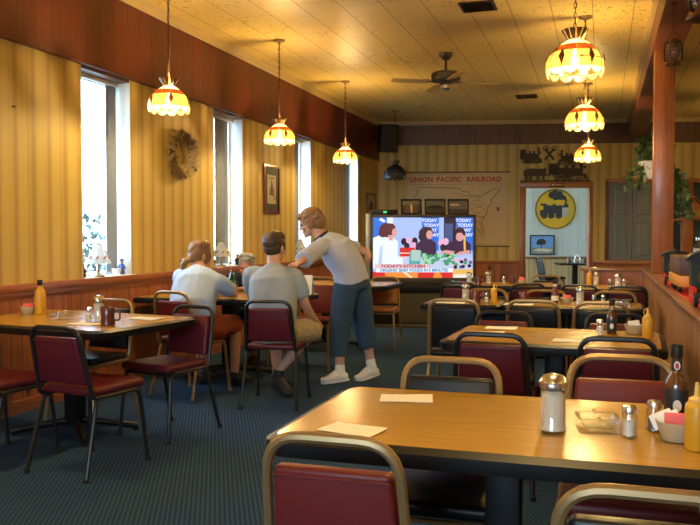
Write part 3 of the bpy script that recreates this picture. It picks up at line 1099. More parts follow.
def put(proto, x, y, label, rz=0.0, sc=1.0, z=TZ):
    if proto.name not in used:
        used.add(proto.name)
        return setp(proto, (x, y, z), R(rz), label, sc)
    return dup(proto, (x, y, z), R(rz), label, sc)


def packets(x, y, kinds, where, z=TZ, alongx=False):
    """Packets standing fanned in a bowl."""
    n = len(kinds)
    for i, k in enumerate(kinds):
        pr = P_PINK if k == 'p' else P_WHITE
        off = (i - (n - 1) / 2) * 0.017
        nm = {'p': 'pink sweetener packet', 'w': 'white sugar packet'}[k]
        same = [q for q in kinds if q == k]
        pos = kinds[:i].count(k)
        lab = '%s in the %s%s' % (nm, where, '' if len(same) == 1 else (', front one' if pos == 0 else (', back one' if pos == len(same) - 1 else ', middle one')))
        o = put(pr, x + (off if alongx else 0), y + (0.4 * (n / 2 - i) * 0.012 if alongx else off), lab, 0, 1.0, z + 0.050)
        o.rotation_euler = (R(-8 + 5 * i), R(random.uniform(-14, 14)), R(random.uniform(-12, 12)))
        if alongx:
            o.rotation_euler = (R(-24 + 6 * i), R(-26 if k == 'w' else 4 - 3 * i), R(-4 * i))


# nearest table
put(P_SUG, -0.125, 2.285, 'glass sugar pourer on the nearest table')
put(P_ASH, -0.008, 2.335, 'clear glass ashtray on the nearest table', 8)
put(P_SALT, 0.076, 2.29, 'salt shaker beside the ashtray on the nearest table')
put(P_PEP, 0.145, 2.382, 'pepper shaker behind packet bowl on the nearest table')
put(P_BOWL, 0.195, 2.29, 'cream packet bowl on the nearest table')
packets(0.195, 2.29, 'wwppp', 'cream bowl on nearest table', alongx=True)
put(P_SAU, 0.213, 2.517, 'sauce bottle with black label on the nearest table')
put(P_MUS, 0.236, 2.205, 'mustard bottle at right edge of the nearest table')
# second table
put(P_SALT, -0.005, 4.597, 'salt shaker on the second table')
put(P_SAU, 0.056, 4.663, 'sauce bottle on the second table', 0, 0.86)
put(P_BOWL, 0.175, 4.70, 'cream packet bowl on the second table')
packets(0.175, 4.70, 'www', 'cream bowl on second table')
put(P_MUS, 0.235, 4.50, 'mustard bottle on the second table', 150, 0.95)
# third row
put(P_BOWL, -0.261, 6.58, 'cream packet bowl beside the ketchup bottle')
packets(-0.261, 6.58, 'pp', 'bowl beside ketchup bottle')
put(P_KET, -0.352, 6.56, 'ketchup bottle with dark cap on third row table')
put(P_SUG, -0.159, 6.52, 'glass sugar pourer beside the ketchup on third row', 0, 0.9)
put(P_PEP, -0.06, 6.76, 'pepper shaker on third row right table', 0, 0.75)
put(P_SALT, 0.013, 6.66, 'salt shaker on third row right table', 0, 0.85)
put(P_ASH, 0.163, 6.62, 'clear glass ashtray on third row right table', 0, 0.95)
put(P_MUG, -0.60, 6.55, 'brown mug behind middle gold chair on third row', 30, 0.9)
put(P_SUG, -1.076, 6.62, 'glass sugar pourer on small left table of third row', 0, 0.9)
put(P_MUG, -0.975, 6.47, 'brown mug on small left table of third row', -20, 1.05)
put(P_SALT, -0.89, 6.50, 'salt shaker on small left table of third row')
put(P_MUS, -0.828, 6.50, 'mustard bottle on small left table of third row', 0, 0.9)
# fourth and fifth tables
put(P_SUG, -1.40, 8.85, 'glass sugar pourer at left end of fourth row', 0, 0.85)
put(P_MUG, -1.30, 8.86, 'brown mug beside left sugar pourer on fourth row', 10, 0.95)
put(P_SUG, -1.21, 9.02, 'glass sugar pourer right of the mug on fourth row', 0, 0.85)
put(P_SALT, -1.06, 9.20, 'salt shaker on fourth row table', 0, 0.85)
put(P_MUG, -0.97, 9.23, 'brown mug at right end of fourth row', 200, 0.75)
put(P_BOWL, -0.86, 9.20, 'cream packet bowl at right end of fourth row', 0, 0.8)
packets(-0.86, 9.20, 'p', 'bowl on fourth row')
put(P_MUS, -0.128, 9.14, 'mustard bottle on the fifth table', 0, 0.98)
put(P_SUG, -0.055, 9.12, 'glass sugar pourer beside mustard on the fifth table', 0, 0.85)
put(P_SUG, 0.165, 8.85, 'glass sugar pourer at right end of the fifth table', 0, 0.9)
put(P_SALT, 0.225, 8.92, 'salt shaker at right end of the fifth table', 0, 0.9)
put(P_PEP, 0.085, 8.95, 'pepper shaker in the middle of the fifth table', 0, 1.0)
# window table, left
put(P_BOWL, -3.80, 4.62, 'cream packet bowl on the window table')
packets(-3.80, 4.62, 'ppp', 'cream bowl on window table')
put(P_ASH, -3.369, 4.418, 'clear glass ashtray on the window table', 12)
put(P_SALT, -3.126, 4.366, 'salt shaker on the window table')
put(P_SUG, -3.065, 4.386, 'glass sugar pourer on the window table')
put(P_MUG, -2.876, 4.206, 'brown mug on the window table', 12, 1.1)
# tall mustard with a black cap
r = thing('mustard_jar', 'tall yellow mustard bottle with black cap on the window table', 'mustard bottle', (-3.715, 4.64, TZ))
bm = B(); lathe(bm, [(0, 0), (0.034, 0), (0.036, 0.004), (0.036, 0.150), (0.033, 0.160), (0.020, 0.180), (0.016, 0.205), (0, 0.205)], 24); mk('body', bm, M['mustard'], r)
bm = B(); lathe(bm, [(0.0185, 0.198), (0.0185, 0.234), (0.016, 0.238), (0, 0.238)], 16); mk('cap', bm, M['black_plastic'], r)
# people's table
r = thing('soda_bottle', 'green plastic soda bottle on the people table', 'bottle', (-3.115, 6.42, TZ))
bm = B(); lathe(bm, [(0, 0.004), (0.020, 0.0), (0.033, 0.008), (0.034, 0.07), (0.031, 0.085), (0.034, 0.10), (0.034, 0.16), (0.022, 0.20), (0.012, 0.222), (0.012, 0.240)], 22, caps=False); mk('bottle', bm, M['green_glass'], r)
bm = B(); lathe(bm, [(0, 0.008), (0.030, 0.010), (0.031, 0.068), (0.029, 0.085), (0, 0.086)], 18); mk('soda', bm, M['lime'], r)
bm = B(); lathe(bm, [(0.0345, 0.103), (0.0345, 0.150)], 22, caps=False); mk('label', bm, plain('green_label', (0.06, 0.32, 0.14), 0.5), r)
bm = B(); lathe(bm, [(0.014, 0.236), (0.014, 0.256), (0.012, 0.258), (0, 0.258)], 14); mk('cap', bm, M['label_red'], r)
r = thing('drinking_glass', 'drinking glass of yellowish drink beside the green bottle', 'glass', (-3.19, 6.62, TZ))
bm = B(); lathe(bm, [(0, 0), (0.030, 0), (0.040, 0.13), (0.0385, 0.13), (0.029, 0.006), (0, 0.006)], 20, caps=False); mk('tumbler', bm, M['water'], r)
bm = B(); lathe(bm, [(0, 0.007), (0.028, 0.007), (0.034, 0.085), (0, 0.086)], 18); mk('drink', bm, plain('pale_drink', (0.45, 0.42, 0.16), 0.3), r)
put(P_MUS, -2.86, 8.55, 'mustard bottle on the table behind the standing woman')
put(P_SUG, -2.70, 8.62, 'glass sugar pourer on the table behind the woman')
put(P_SALT, -2.60, 8.50, 'salt shaker on the table behind the woman')


def sheet(label, x, y, wd, dp, deg, z=TZ, name='paper_placemat', tilt=0.0, cat='napkin'):
    bm = B()
    n = 6
    g = [[None] * (n + 1) for _ in range(n + 1)]
    for i in range(n + 1):
        for j in range(n + 1):
            u, v = i / n - 0.5, j / n - 0.5
            lift = 0.006 * max(0, u + v - 0.5) + 0.002 * abs(math.sin(3 * u + 2 * v)) * 0.5
            g[i][j] = bm.verts.new((u * wd, v * dp, 0.0015 + lift))
    for i in range(n):
        for j in range(n):
            bm.faces.new((g[i][j], g[i + 1][j], g[i + 1][j + 1], g[i][j + 1]))
    r_ = bmesh.ops.extrude_face_region(bm, geom=list(bm.faces))
    for v in r_['geom']:
        if isinstance(v, bmesh.types.BMVert):
            v.co.z -= 0.0014
    o = mk(name, bm, M['sheet'], None)
    o.location = (x, y, z)
    o.rotation_euler = (tilt, 0, R(deg))
    return tag(o, label, cat, 'white paper napkins laid on the tables')


sheet('white paper napkin at far left of the nearest table', -0.62, 2.60, 0.175, 0.12, 12, name='paper_napkin')
sheet('white paper napkin by the chair back on the nearest table', -0.665, 2.135, 0.17, 0.11, -14, name='paper_napkin')
sheet('white paper napkin at far side of second table', -0.56, 4.755, 0.18, 0.13, 0, name='paper_napkin')
sheet('white paper napkin behind the left chair of second table', -0.61, 4.47, 0.20, 0.13, 6, name='paper_napkin')
sheet('white paper napkin behind the right chair of second table', -0.14, 4.28, 0.20, 0.13, -4, name='paper_napkin')
sheet('crumpled white napkin on the small left third row table', -1.17, 6.42, 0.24, 0.16, 4, name='paper_napkin')
sheet('white napkin behind the middle gold chair of third row', -0.62, 6.42, 0.22, 0.14, -4, name='paper_napkin')
sheet('white napkin at left end of the fifth table', -0.25, 8.98, 0.20, 0.22, 10, name='paper_napkin')
sheet('white napkin at left end of fourth row table', -1.55, 9.0, 0.16, 0.22, 0, name='paper_napkin')
sheet('white napkin at front of the window table', -3.03, 4.20, 0.20, 0.12, -12, name='paper_napkin')
sheet('white napkin at right end of the window table', -2.86, 4.60, 0.22, 0.13, -10, name='paper_napkin')
mn = thing('paper_menu', 'white menu propped up on the people table before the woman', 'menu', (-2.66, 6.96, TZ), R(8))
bm = B(); hexa(bm, [(-0.10, -0.050, 0), (0.10, -0.050, 0), (0.10, -0.047, 0), (-0.10, -0.047, 0), (-0.10, 0.010, 0.175), (0.10, 0.010, 0.175), (0.10, 0.013, 0.175), (-0.10, 0.013, 0.175)]); mk('front_leaf', bm, M['sheet'], mn, flat=True)
bm = B(); hexa(bm, [(-0.10, 0.073, 0), (0.10, 0.073, 0), (0.10, 0.076, 0), (-0.10, 0.076, 0), (-0.10, 0.013, 0.175), (0.10, 0.013, 0.175), (0.10, 0.016, 0.175), (-0.10, 0.016, 0.175)]); mk('rear_leaf', bm, M['sheet'], mn, flat=True)
r = thing('napkin_dispenser', 'black napkin dispenser at the right corner of people table', 'napkin dispenser', (-2.64, 6.48, TZ), R(10))
bm = B(); box(bm, -0.05, 0.05, -0.065, 0.065, 0, 0.05, bev=0.006); mk('case', bm, M['black_plastic'], r)
bm = B(); box(bm, -0.032, 0.032, -0.05, 0.05, 0.05, 0.056, bev=0.002); mk('face_plate', bm, M['chrome'], r)

# ------------------------------------------------------------------ pendant lamps


def pendant_proto(lit, lamp_z, s=1.0):
    root = thing('pendant_lamp', '', 'pendant lamp', group='stained glass pendant lamps')
    n = 12
    A = (M['amber_glass'], M['band_glass'], M['yellow_glass'], M['diamond_glass'], M['scallop_glass']) if lit else (M['dark_glass_b'], M['dark_glass_b'], M['dark_glass_a'], M['dark_glass_b'], M['dark_glass_a'])

    def ringpts(r, z):
        return [Vector((r * math.cos(2 * PI * i / n), r * math.sin(2 * PI * i / n), z)) for i in range(n)]
    lv = [(0.045, 0.098), (0.118, 0.052), (0.158, 0.008), (0.188, -0.045), (0.190, -0.105)]
    rg = [ringpts(*q) for q in lv]

    def strip(a, b):
        bm = B()
        va, vb = [bm.verts.new(p) for p in rg[a]], [bm.verts.new(p) for p in rg[b]]
        for i in range(n):
            bm.faces.new((va[i], va[(i + 1) % n], vb[(i + 1) % n], vb[i]))
        return bm
    mk('shade_roof', strip(0, 1), A[0], root, flat=True)
    mk('shade_band', strip(1, 2), A[1], root, flat=True)
    # lower panels with diamonds between
    bm = B()
    lead = B()
    for i in range(n):
        a0, a1 = rg[2][i], rg[2][(i + 1) % n]
        b0, b1 = rg[3][i], rg[3][(i + 1) % n]
        c0, c1 = rg[4][i], rg[4][(i + 1) % n]
        f = bm.faces.new([bm.verts.new(p) for p in (a0, a1, b1, b0)]); f.material_index = 0
        f = bm.faces.new([bm.verts.new(p) for p in (b0, b1, c1, c0)]); f.material_index = 0
        tube(lead, [a0, b0, c0], 0.0022, 4)
        tube(lead, [b0, b1], 0.0016, 4)
        if i % 2 == 0:
            ctr = (b0 + Vector((0, 0, 0.008)))
            out = Vector((ctr.x, ctr.y, 0)).normalized() * 0.004
            tn = Vector((-ctr.y, ctr.x, 0)).normalized()
            q = [ctr + out + Vector((0, 0, 0.052)) - out * 3, ctr + out + tn * 0.022, ctr + out - Vector((0, 0, 0.060)), ctr + out - tn * 0.022]
            f = bm.faces.new([bm.verts.new(p) for p in q]); f.material_index = 1
    mk('shade_panel', bm, [A[2], A[3]], root, flat=True)
    # scalloped hem
    bm = B()
    m = 96
    top = [bm.verts.new((0.190 * math.cos(2 * PI * i / m), 0.190 * math.sin(2 * PI * i / m), -0.103)) for i in range(m)]
    bot = [bm.verts.new((0.183 * math.cos(2 * PI * i / m), 0.183 * math.sin(2 * PI * i / m), -0.118 - 0.034 * abs(math.sin(PI * i * n / m)) ** 0.6)) for i in range(m)]
    for i in range(m):
        bm.faces.new((top[i], top[(i + 1) % m], bot[(i + 1) % m], bot[i]))
    mk('shade_hem', bm, A[4], root)
    for i in (0, 1, 2, 4):
        tube(lead, rg[i], 0.0024, 4, closed=True)
    for i in range(n):
        tube(lead, [rg[0][i], rg[1][i], rg[2][i]], 0.002, 4)
    tube(lead, [Vector((v[0], v[1], v[2])) for v in [(0.184 * math.cos(2 * PI * i / m), 0.184 * math.sin(2 * PI * i / m), -0.118 - 0.034 * abs(math.sin(PI * i * n / m)) ** 0.6) for i in range(m)]], 0.0018, 4, closed=True)
    mk('lead_came', lead, M['lead'], root)
    # flared crown on top
    bm = B()
    for i in range(n):
        a0, a1 = R(360 * i / n + 3), R(360 * (i + 1) / n - 3)
        q = [(0.05 * math.cos(a0), 0.05 * math.sin(a0), 0.098), (0.05 * math.cos(a1), 0.05 * math.sin(a1), 0.098), (0.092 * math.cos(a1), 0.092 * math.sin(a1), 0.162), (0.092 * math.cos(a0), 0.092 * math.sin(a0), 0.162)]
        bm.faces.new([bm.verts.new(p) for p in q])
    tube(bm, [(0.05 * math.cos(2 * PI * i / 24), 0.05 * math.sin(2 * PI * i / 24), 0.098) for i in range(24)], 0.004, 6, closed=True)
    mk('crown', bm, M['bronze'], root, flat=True)
    bm = B(); lathe(bm, [(0, 0.170), (0.012, 0.168), (0.016, 0.15), (0.02, 0.06), (0.022, 0.03), (0, 0.028)], 12); mk('socket', bm, M['bronze'], root)
    bm = B(); lathe(bm, [(0, 0.034), (0.013, 0.03), (0.018, 0.0), (0.030, -0.035), (0.030, -0.055), (0.018, -0.075), (0, -0.08)], 16)
    mk('bulb', bm, emit('warm_bulb', (1.0, 0.78, 0.42), 60.0) if lit else M['milk'], root)
    # chain to the ceiling and canopy
    for ch in root.children:
        ch.scale = (s, s, s)
    top_z = CEIL - lamp_z
    bm = B()
    z = 0.172 * s
    k = 0
    while z < top_z - 0.035:
        pts = []
        for a in range(10):
            t = 2 * PI * a / 10
            u, v = 0.010 * math.cos(t), 0.021 * math.sin(t)
            pts.append((u, 0, z + 0.018 + v) if k % 2 == 0 else (0, u, z + 0.018 + v))
        tube(bm, pts, 0.0028, 4, closed=True)
        z += 0.033
        k += 1
    tube(bm, [(0.004, 0.004, 0.165 * s + i * (top_z - 0.165 * s - 0.02) / 14) if i % 2 else (-0.004, 0.002, 0.165 * s + i * (top_z - 0.165 * s - 0.02) / 14) for i in range(15)], 0.0028, 5)
    mk('chain', bm, M['bronze'], root)
    bm = B(); lathe(bm, [(0, top_z - 0.045), (0.012, top_z - 0.042), (0.02, top_z - 0.03), (0.062, top_z - 0.018), (0.068, top_z), (0.068, top_z + 0.0), (0, top_z)], 24); mk('ceiling_cup', bm, M['brass'], root)
    return root


PL = pendant_proto(True, 2.475, 0.97)
PW = pendant_proto(True, 2.425, 0.88)
lamp_spots = [(-0.18, 5.452, 'stained glass pendant lamp nearest the camera over right-hand tables'),
              (-0.175, 8.17, 'stained glass pendant lamp, middle of the right-hand row'),
              (-0.205, 11.75, 'stained glass pendant lamp, farthest of the right-hand row by the train art'),
              (-3.37, 5.80, 'stained glass pendant lamp by the first window'),
              (-3.37, 8.14, 'stained glass pendant lamp by the second window'),
              (-3.40, 10.58, 'stained glass pendant lamp by the third window')]


def lamp_light(x, y, z, s):
    for (w_, dx, dz) in ((PEND_W, 0.0, -0.10), (UP_W, 0.034, 0.128 * s)):     # bulb, and an added light in the crown that brightens the ceiling
        d = bpy.data.lights.new('pendant_light', 'POINT')
        d.energy = w_
        d.color = PEND_COL
        d.shadow_soft_size = 0.035 if dz < 0 else 0.012
        o = bpy.data.objects.new('pendant_light', d)
        COL.objects.link(o)
        o.location = (x + dx * s, y, z + dz)


for i, (x, y, lb) in enumerate(lamp_spots):
    LS, LZ = (0.97, 2.475) if x > -1 else (0.88, 2.425)
    if i in (0, 3):
        setp(PL if i == 0 else PW, (x, y, LZ), 0.1, lb)
    else:
        dup(PL if x > -1 else PW, (x, y, LZ), 0.1 + 0.05 * i, lb)
    lamp_light(x, y, LZ, LS)
# lamps added out of view to brighten the room, continuing the rows
EXTRA = [(-0.18, 2.55), (-0.18, -0.5), (-3.37, 3.35), (-3.37, 0.6), (2.7, 1.0), (2.7, 4.2), (2.7, 7.4), (2.7, 10.6), (2.6, 13.4)]
EXN = ['over the nearest table, above the picture', 'behind the camera, over the aisle', 'over the left-hand tables, left of the picture', 'behind the camera at the left wall', 'beyond the half wall, first of its row', 'beyond the half wall, second of its row', 'beyond the half wall, third of its row', 'beyond the half wall, fourth of its row', 'beyond the half wall, last of its row near the back wall']
for (x, y), nm in zip(EXTRA, EXN):
    dup(PL, (x, y, 2.475), 0.2, 'added unseen stained glass pendant lamp ' + nm)
    lamp_light(x, y, 2.475, 0.97)
PD = pendant_proto(False, 2.40)
setp(PD, (-3.38, 13.30, 2.40), 0.0, 'unlit dark blue pendant lamp near the corner speaker')
# ------------------------------------------------------------------ window dressing
def blind(k, y0, y1, slats, label):
    """slats: list of (y, turn in degrees) hanging from a head rail."""
    root = thing('vertical_blind', label, 'vertical blind', (XL - 0.135, (y0 + y1) / 2, 0), 0, 'vertical blinds in the windows')
    h = (y1 - y0) / 2
    bm = B(); box(bm, -0.018, 0.018, -h + 0.013, h - 0.013, 2.625, 2.659, bev=0.003); mk('head_rail', bm, M['white_trim'], root)
    bm = B()
    rnd = random.Random(k)
    for y, a in slats:
        m4 = T(0, y - (y0 + y1) / 2, 0) @ RZ(R(a))
        n = 5
        v = []
        for i in range(n):
            u = (i / (n - 1) - 0.5) * 0.089
            v.append((u, 0.006 * (1 - (2 * i / (n - 1) - 1) ** 2)))
        ring = [(x, y_) for x, y_ in v] + [(x, y_ - 0.0015) for x, y_ in reversed(v)]
        lo = [bm.verts.new(m4 @ Vector((x, y_, 0.972))) for x, y_ in ring]
        hi = [bm.verts.new(m4 @ Vector((x, y_, 2.625))) for x, y_ in ring]
        q = len(ring)
        bm.faces.new(lo); bm.faces.new(hi[::-1])
        for i in range(q):
            bm.faces.new((lo[i], lo[(i + 1) % q], hi[(i + 1) % q], hi[i]))
    mk('slats', bm, M['blind'], root, sharp=60)
    return root


blind(1, *WIN_Y[0], [(6.17, 78), (6.195, 80), (6.215, 79)], 'vertical blind pulled aside in the first window')
blind(2, *WIN_Y[1], [(7.99 + 0.083 * i, (91, 92, 108, 93, 91, 90, 92)[i]) for i in range(7)], 'vertical blind half closed across the second window')
blind(3, *WIN_Y[2], [(10.375 + 0.074 * i, 72) for i in range(6)], 'vertical blind covering near half of the third window')
blind(4, *WIN_Y[3], [(12.98 + 0.075 * i, 72) for i in range(3)], 'vertical blind at the middle of the fourth window')


def lamp_proto():
    root = thing('table_lamp', '', 'lamp', group='small lamps on the window sills')
    bm = B(); lathe(bm, [(0, 0), (0.052, 0), (0.055, 0.006), (0.050, 0.014), (0.02, 0.022), (0.010, 0.035), (0.016, 0.055), (0.009, 0.075), (0.014, 0.095), (0.007, 0.115), (0.006, 0.16), (0, 0.16)], 22); mk('base', bm, M['brass'], root)
    n = 8
    bm = B()
    m = 48
    lv = []
    for rr, z in ((0.028, 0.275), (0.060, 0.205), (0.100, 0.135), (0.108, 0.118)):
        ring = []
        for i in range(m):
            a = 2 * PI * i / m
            fl = math.cos(PI / n) / math.cos(((a + PI / n) % (2 * PI / n)) - PI / n)
            zz = z - (0.012 * abs(math.cos(a * n / 2)) if z < 0.13 else 0)
            ring.append(bm.verts.new((rr * fl * math.cos(a), rr * fl * math.sin(a), zz)))
        lv.append(ring)
    for A, C in zip(lv, lv[1:]):
        for i in range(m):
            bm.faces.new((A[i], A[(i + 1) % m], C[(i + 1) % m], C[i]))
    sh = mk('lamp_shade', bm, M['milk'], root)
    rose = plain('rose_paint', (0.45, 0.16, 0.16), 0.6)
    for i in range(n):
        bm = B()
        a = 2 * PI * (i + 0.5) / n
        c = Vector((0.083 * math.cos(a), 0.083 * math.sin(a), 0.158))
        for da, dz, s in ((0, 0, 0.012), (0.12, 0.014, 0.008), (-0.12, -0.012, 0.008)):
            ell(bm, (0.084 * math.cos(a + da), 0.084 * math.sin(a + da), 0.158 + dz), (s * 0.8, s * 0.8, s), None, 8, 6)
        mk('painted_flower', bm, rose, sh)
    bm = B(); lathe(bm, [(0.029, 0.272), (0.031, 0.276), (0.029, 0.281), (0.008, 0.283), (0.006, 0.29), (0.010, 0.297), (0.004, 0.305), (0, 0.306)], 16); mk('finial', bm, M['brass'], root)
    bm = B(); ell(bm, (0, 0, 0.19), (0.018, 0.018, 0.03)); mk('bulb', bm, M['milk'], root)
    return root


SZ = 0.9485
pl = lamp_proto()
setp(pl, (-4.055, 5.80, SZ), 0.1, 'small white glass shade lamp on the first window sill')
dup(pl, (-4.055, 8.09, SZ), 0.3, 'small white glass shade lamp on the second window sill')
dup(pl, (-4.055, 10.54, SZ), 0.2, 'small white glass shade lamp on the third window sill')


def figurine(label, x, y, body, head, h=0.11, hat=None, name='figurine', pot=False):
    root = thing(name, label, 'figurine', (x, y, SZ), 0.4)
    bm = B(); lathe(bm, [(0, 0), (0.028, 0), (0.030, 0.01), (0.024, h * 0.35), (0.026, h * 0.55), (0.014, h * 0.7), (0, h * 0.72)], 14); tube(bm, [(0.02, -0.005, h * 0.6), (0.034, -0.02, h * 0.4), (0.02, -0.03, h * 0.34)], 0.007, 6, round_ends=True); tube(bm, [(-0.02, -0.005, h * 0.6), (-0.034, -0.02, h * 0.4), (-0.015, -0.03, h * 0.34)], 0.007, 6, round_ends=True); mk('body', bm, body, root)
    bm = B(); ell(bm, (0, 0, h * 0.82), (0.015, 0.016, 0.019)); ell(bm, (0, -0.016, h * 0.81), (0.004, 0.004, 0.004)); mk('head', bm, head, root)
    if hat is not None:
        bm = B(); lathe(bm, [(0.024, h * 0.90), (0.025, h * 0.92), (0.015, h * 0.93), (0.014, h * 1.02), (0, h * 1.04)], 14); mk('hat', bm, hat, root)
    return root


figurine('dark red figurine at the left end of the first sill', -4.09, 5.635, M['frame_red'], M['skin_dark'], 0.12, M['black_plastic'])
figurine('blue coated figurine at the right end of the first sill', -4.10, 6.215, plain('figurine_blue', (0.06, 0.10, 0.30), 0.4), M['skin'], 0.135, plain('figurine_blue_hat', (0.05, 0.08, 0.22), 0.4))
figurine('small dark figurine on the second window sill', -4.08, 8.56, M['black_plastic'], M['skin_dark'], 0.12, M['frame_red'])
figurine('brown figurine at left end of the second sill', -4.09, 7.955, M['frame_brown'], M['skin_dark'], 0.13, M['frame_brown'])
r = thing('planter', 'small white planter next to the lamp on the first sill', 'planter', (-4.09, 6.12, SZ))
bm = B(); lathe(bm, [(0, 0), (0.028, 0), (0.040, 0.05), (0.042, 0.056), (0.036, 0.056), (0.026, 0.01), (0, 0.01)], 18, caps=False); mk('pot', bm, M['white_ceramic'], r)
bm = B(); ell(bm, (0, 0, 0.045), (0.036, 0.036, 0.012)); tag(mk('soil', bm, M['twig_dark'], r), kind='stuff')
r = thing('wooden_block_ornament', 'tan wooden ornament left of the lamp on the first sill', 'ornament', (-4.15, 5.69, SZ), 0.2)
bm = B(); box(bm, -0.03, 0.03, -0.025, 0.025, 0, 0.05, bev=0.005); mk('block', bm, M['tan_vinyl'], r)
bm = B(); lathe(bm, [(0, 0.05), (0.018, 0.05), (0.014, 0.058), (0, 0.06)], 12); mk('knob', bm, M['brass'], r)
# shrub outside the first window
rn = random.Random(3)
bm = B()
for i in range(900):
    c = Vector((rn.gauss(0, 0.22), rn.gauss(0, 0.22), max(0.05, rn.gauss(1.0, 0.42))))
    rot = Euler((rn.random() * 6, rn.random() * 6, rn.random() * 6)).to_matrix()
    q = [rot @ Vector(p) for p in ((-0.06, 0, 0), (0, 0.025, 0.006), (0.06, 0, 0), (0, -0.025, 0.006))]
    bm.faces.new([bm.verts.new(c + p) for p in q])
sr = thing('shrub', 'bluish green shrub growing outside the first window', 'shrub', (-5.5, 7.50, -0.4))
tag(mk('foliage', bm, M['teal_leaf'], sr, flat=True), kind='stuff')
bm = B()
for i in range(9):
    a = i * 0.7
    tube(bm, [(0.03 * math.cos(a), 0.03 * math.sin(a), 0), (0.22 * math.cos(a), 0.3 * math.sin(a), 0.6), (0.3 * math.cos(a), 0.45 * math.sin(a), 1.2)], 0.012, 5)
mk('stem', bm, M['vine'], sr)

# ------------------------------------------------------------------ on the left wall
wr = thing('wreath', 'dried grass wreath on the wall between the first two windows', 'wreath', (XL + 0.005, 7.12, 2.11))
bm = B()
rn = random.Random(5)
for i in range(1500):
    a = rn.random() * 2 * PI
    rr = 0.155 + rn.gauss(0, 0.018)
    p = Vector((0.045 + rn.gauss(0, 0.018), rr * math.cos(a), rr * math.sin(a)))
    a2 = a + rn.uniform(0.1, 1.2)
    out = Vector((rn.uniform(-0.2, 0.9), math.cos(a2), math.sin(a2))).normalized()
    ln = rn.uniform(0.04, 0.105)
    sd = out.cross(Vector((1, 0.2, 0.1))).normalized() * rn.uniform(0.003, 0.007)
    e = p + out * ln
    e.x = max(e.x, 0.004)
    f = bm.faces.new([bm.verts.new(q) for q in (p - sd, p + sd, e + sd * 1.6, e + out * 0.015, e - sd * 1.6)])
    f.material_index = 0 if rn.random() < 0.9 else 1
tag(mk('dried_stalks', bm, [M['twig'], M['twig_dark']], wr, flat=True), kind='stuff')
bm = B()
for k in range(7):
    tube(bm, [(0.02 + 0.012 * math.cos(k + 3 * t), (0.145 + 0.012 * math.sin(k * 2 + 3 * t)) * math.cos(t), (0.145 + 0.012 * math.sin(k * 2 + 3 * t)) * math.sin(t)) for t in [2 * PI * i / 40 for i in range(40)]], 0.008, 5, closed=True)
mk('twig_ring', bm, M['twig'], wr)


def picture(name, label, mat4, wd, ht, frame, fw, layers, tilt=0.0, group=None, depth=0.022):
    """Picture facing local -Y; layers: list of (material, x0, x1, z0, z1) on the face."""
    root = thing(name, label, 'picture', mat4=mat4, group=group)
    bm = B()
    for a in ((-wd / 2, -wd / 2 + fw, -ht / 2, ht / 2), (wd / 2 - fw, wd / 2, -ht / 2, ht / 2), (-wd / 2 + fw, wd / 2 - fw, ht / 2 - fw, ht / 2), (-wd / 2 + fw, wd / 2 - fw, -ht / 2, -ht / 2 + fw)):
        box(bm, a[0], a[1], -depth, 0, a[2], a[3], bev=0.003, seg=1)
    mk('frame', bm, frame, root)
    bm = B()
    mats = []
    for i, (m, x0, x1, z0, z1) in enumerate(layers):
        y = -depth * 0.45 - 0.0007 * i
        if isinstance(x0, list):
            f = bm.faces.new([bm.verts.new((p[0] * wd, y, p[1] * ht)) for p in x0])
        else:
            f = bm.faces.new([bm.verts.new(p) for p in ((x0 * wd, y, z0 * ht), (x1 * wd, y, z0 * ht), (x1 * wd, y, z1 * ht), (x0 * wd, y, z1 * ht))])
        if m not in mats:
            mats.append(m)
        f.material_index = mats.index(m)
    mk('print', bm, mats, root, flat=True)
    bm = B(); box(bm, -wd / 2 + fw * 0.7, wd / 2 - fw * 0.7, -0.004, -0.0005, -ht / 2 + fw * 0.7, ht / 2 - fw * 0.7); mk('backing', bm, M['mat_dark'], root, flat=True)
    return root


LW = lambda y, z: T(XL + 0.001, y, z) @ RZ(R(90))     # wall picture frame facing +X
ink = M['print_ink']
picture('framed_print', 'tall mahogany framed print between second and third windows', LW(9.49, 1.885), 0.50, 0.62, M['frame_red'], 0.035,
        [(M['mat_dark'], -0.5, 0.5, -0.5, 0.5), (M['print_pale'], -0.28, 0.28, -0.30, 0.29), (ink, [(-0.14, -0.12), (0.14, -0.14), (0.16, -0.02), (0.08, 0.06), (0.03, 0.18), (-0.02, 0.2), (-0.05, 0.06), (-0.12, 0.0)], None, None, None), (M['frame_red'], [(-0.02, -0.08), (0.15, -0.10), (0.12, 0.0), (0.02, 0.02)], None, None, None), (ink, -0.2, 0.2, 0.215, 0.235), (ink, 0.16, 0.22, -0.22, -0.12)])
picture('framed_print', 'narrow brown framed print in the left corner beside the television', LW(14.12, 1.845), 0.60, 0.45, M['frame_brown'], 0.05,
        [(M['print_pale'], -0.5, 0.5, -0.5, 0.5), (ink, [(-0.3, -0.2), (0.3, -0.2), (0.2, 0.1), (-0.1, 0.2)], None, None, None)])
bm = B(); lathe(bm, [(0, 0), (0.004, 0), (0.004, 0.02), (0.010, 0.022), (0.010, 0.026), (0, 0.027)], 10)
o = mk('wall_hook', bm, M['twig_dark']); o.matrix_world = T(XL, 4.78, 2.22) @ RY(R(90)); tag(o, 'small dark hook on the bare wall left of first window', 'hook')

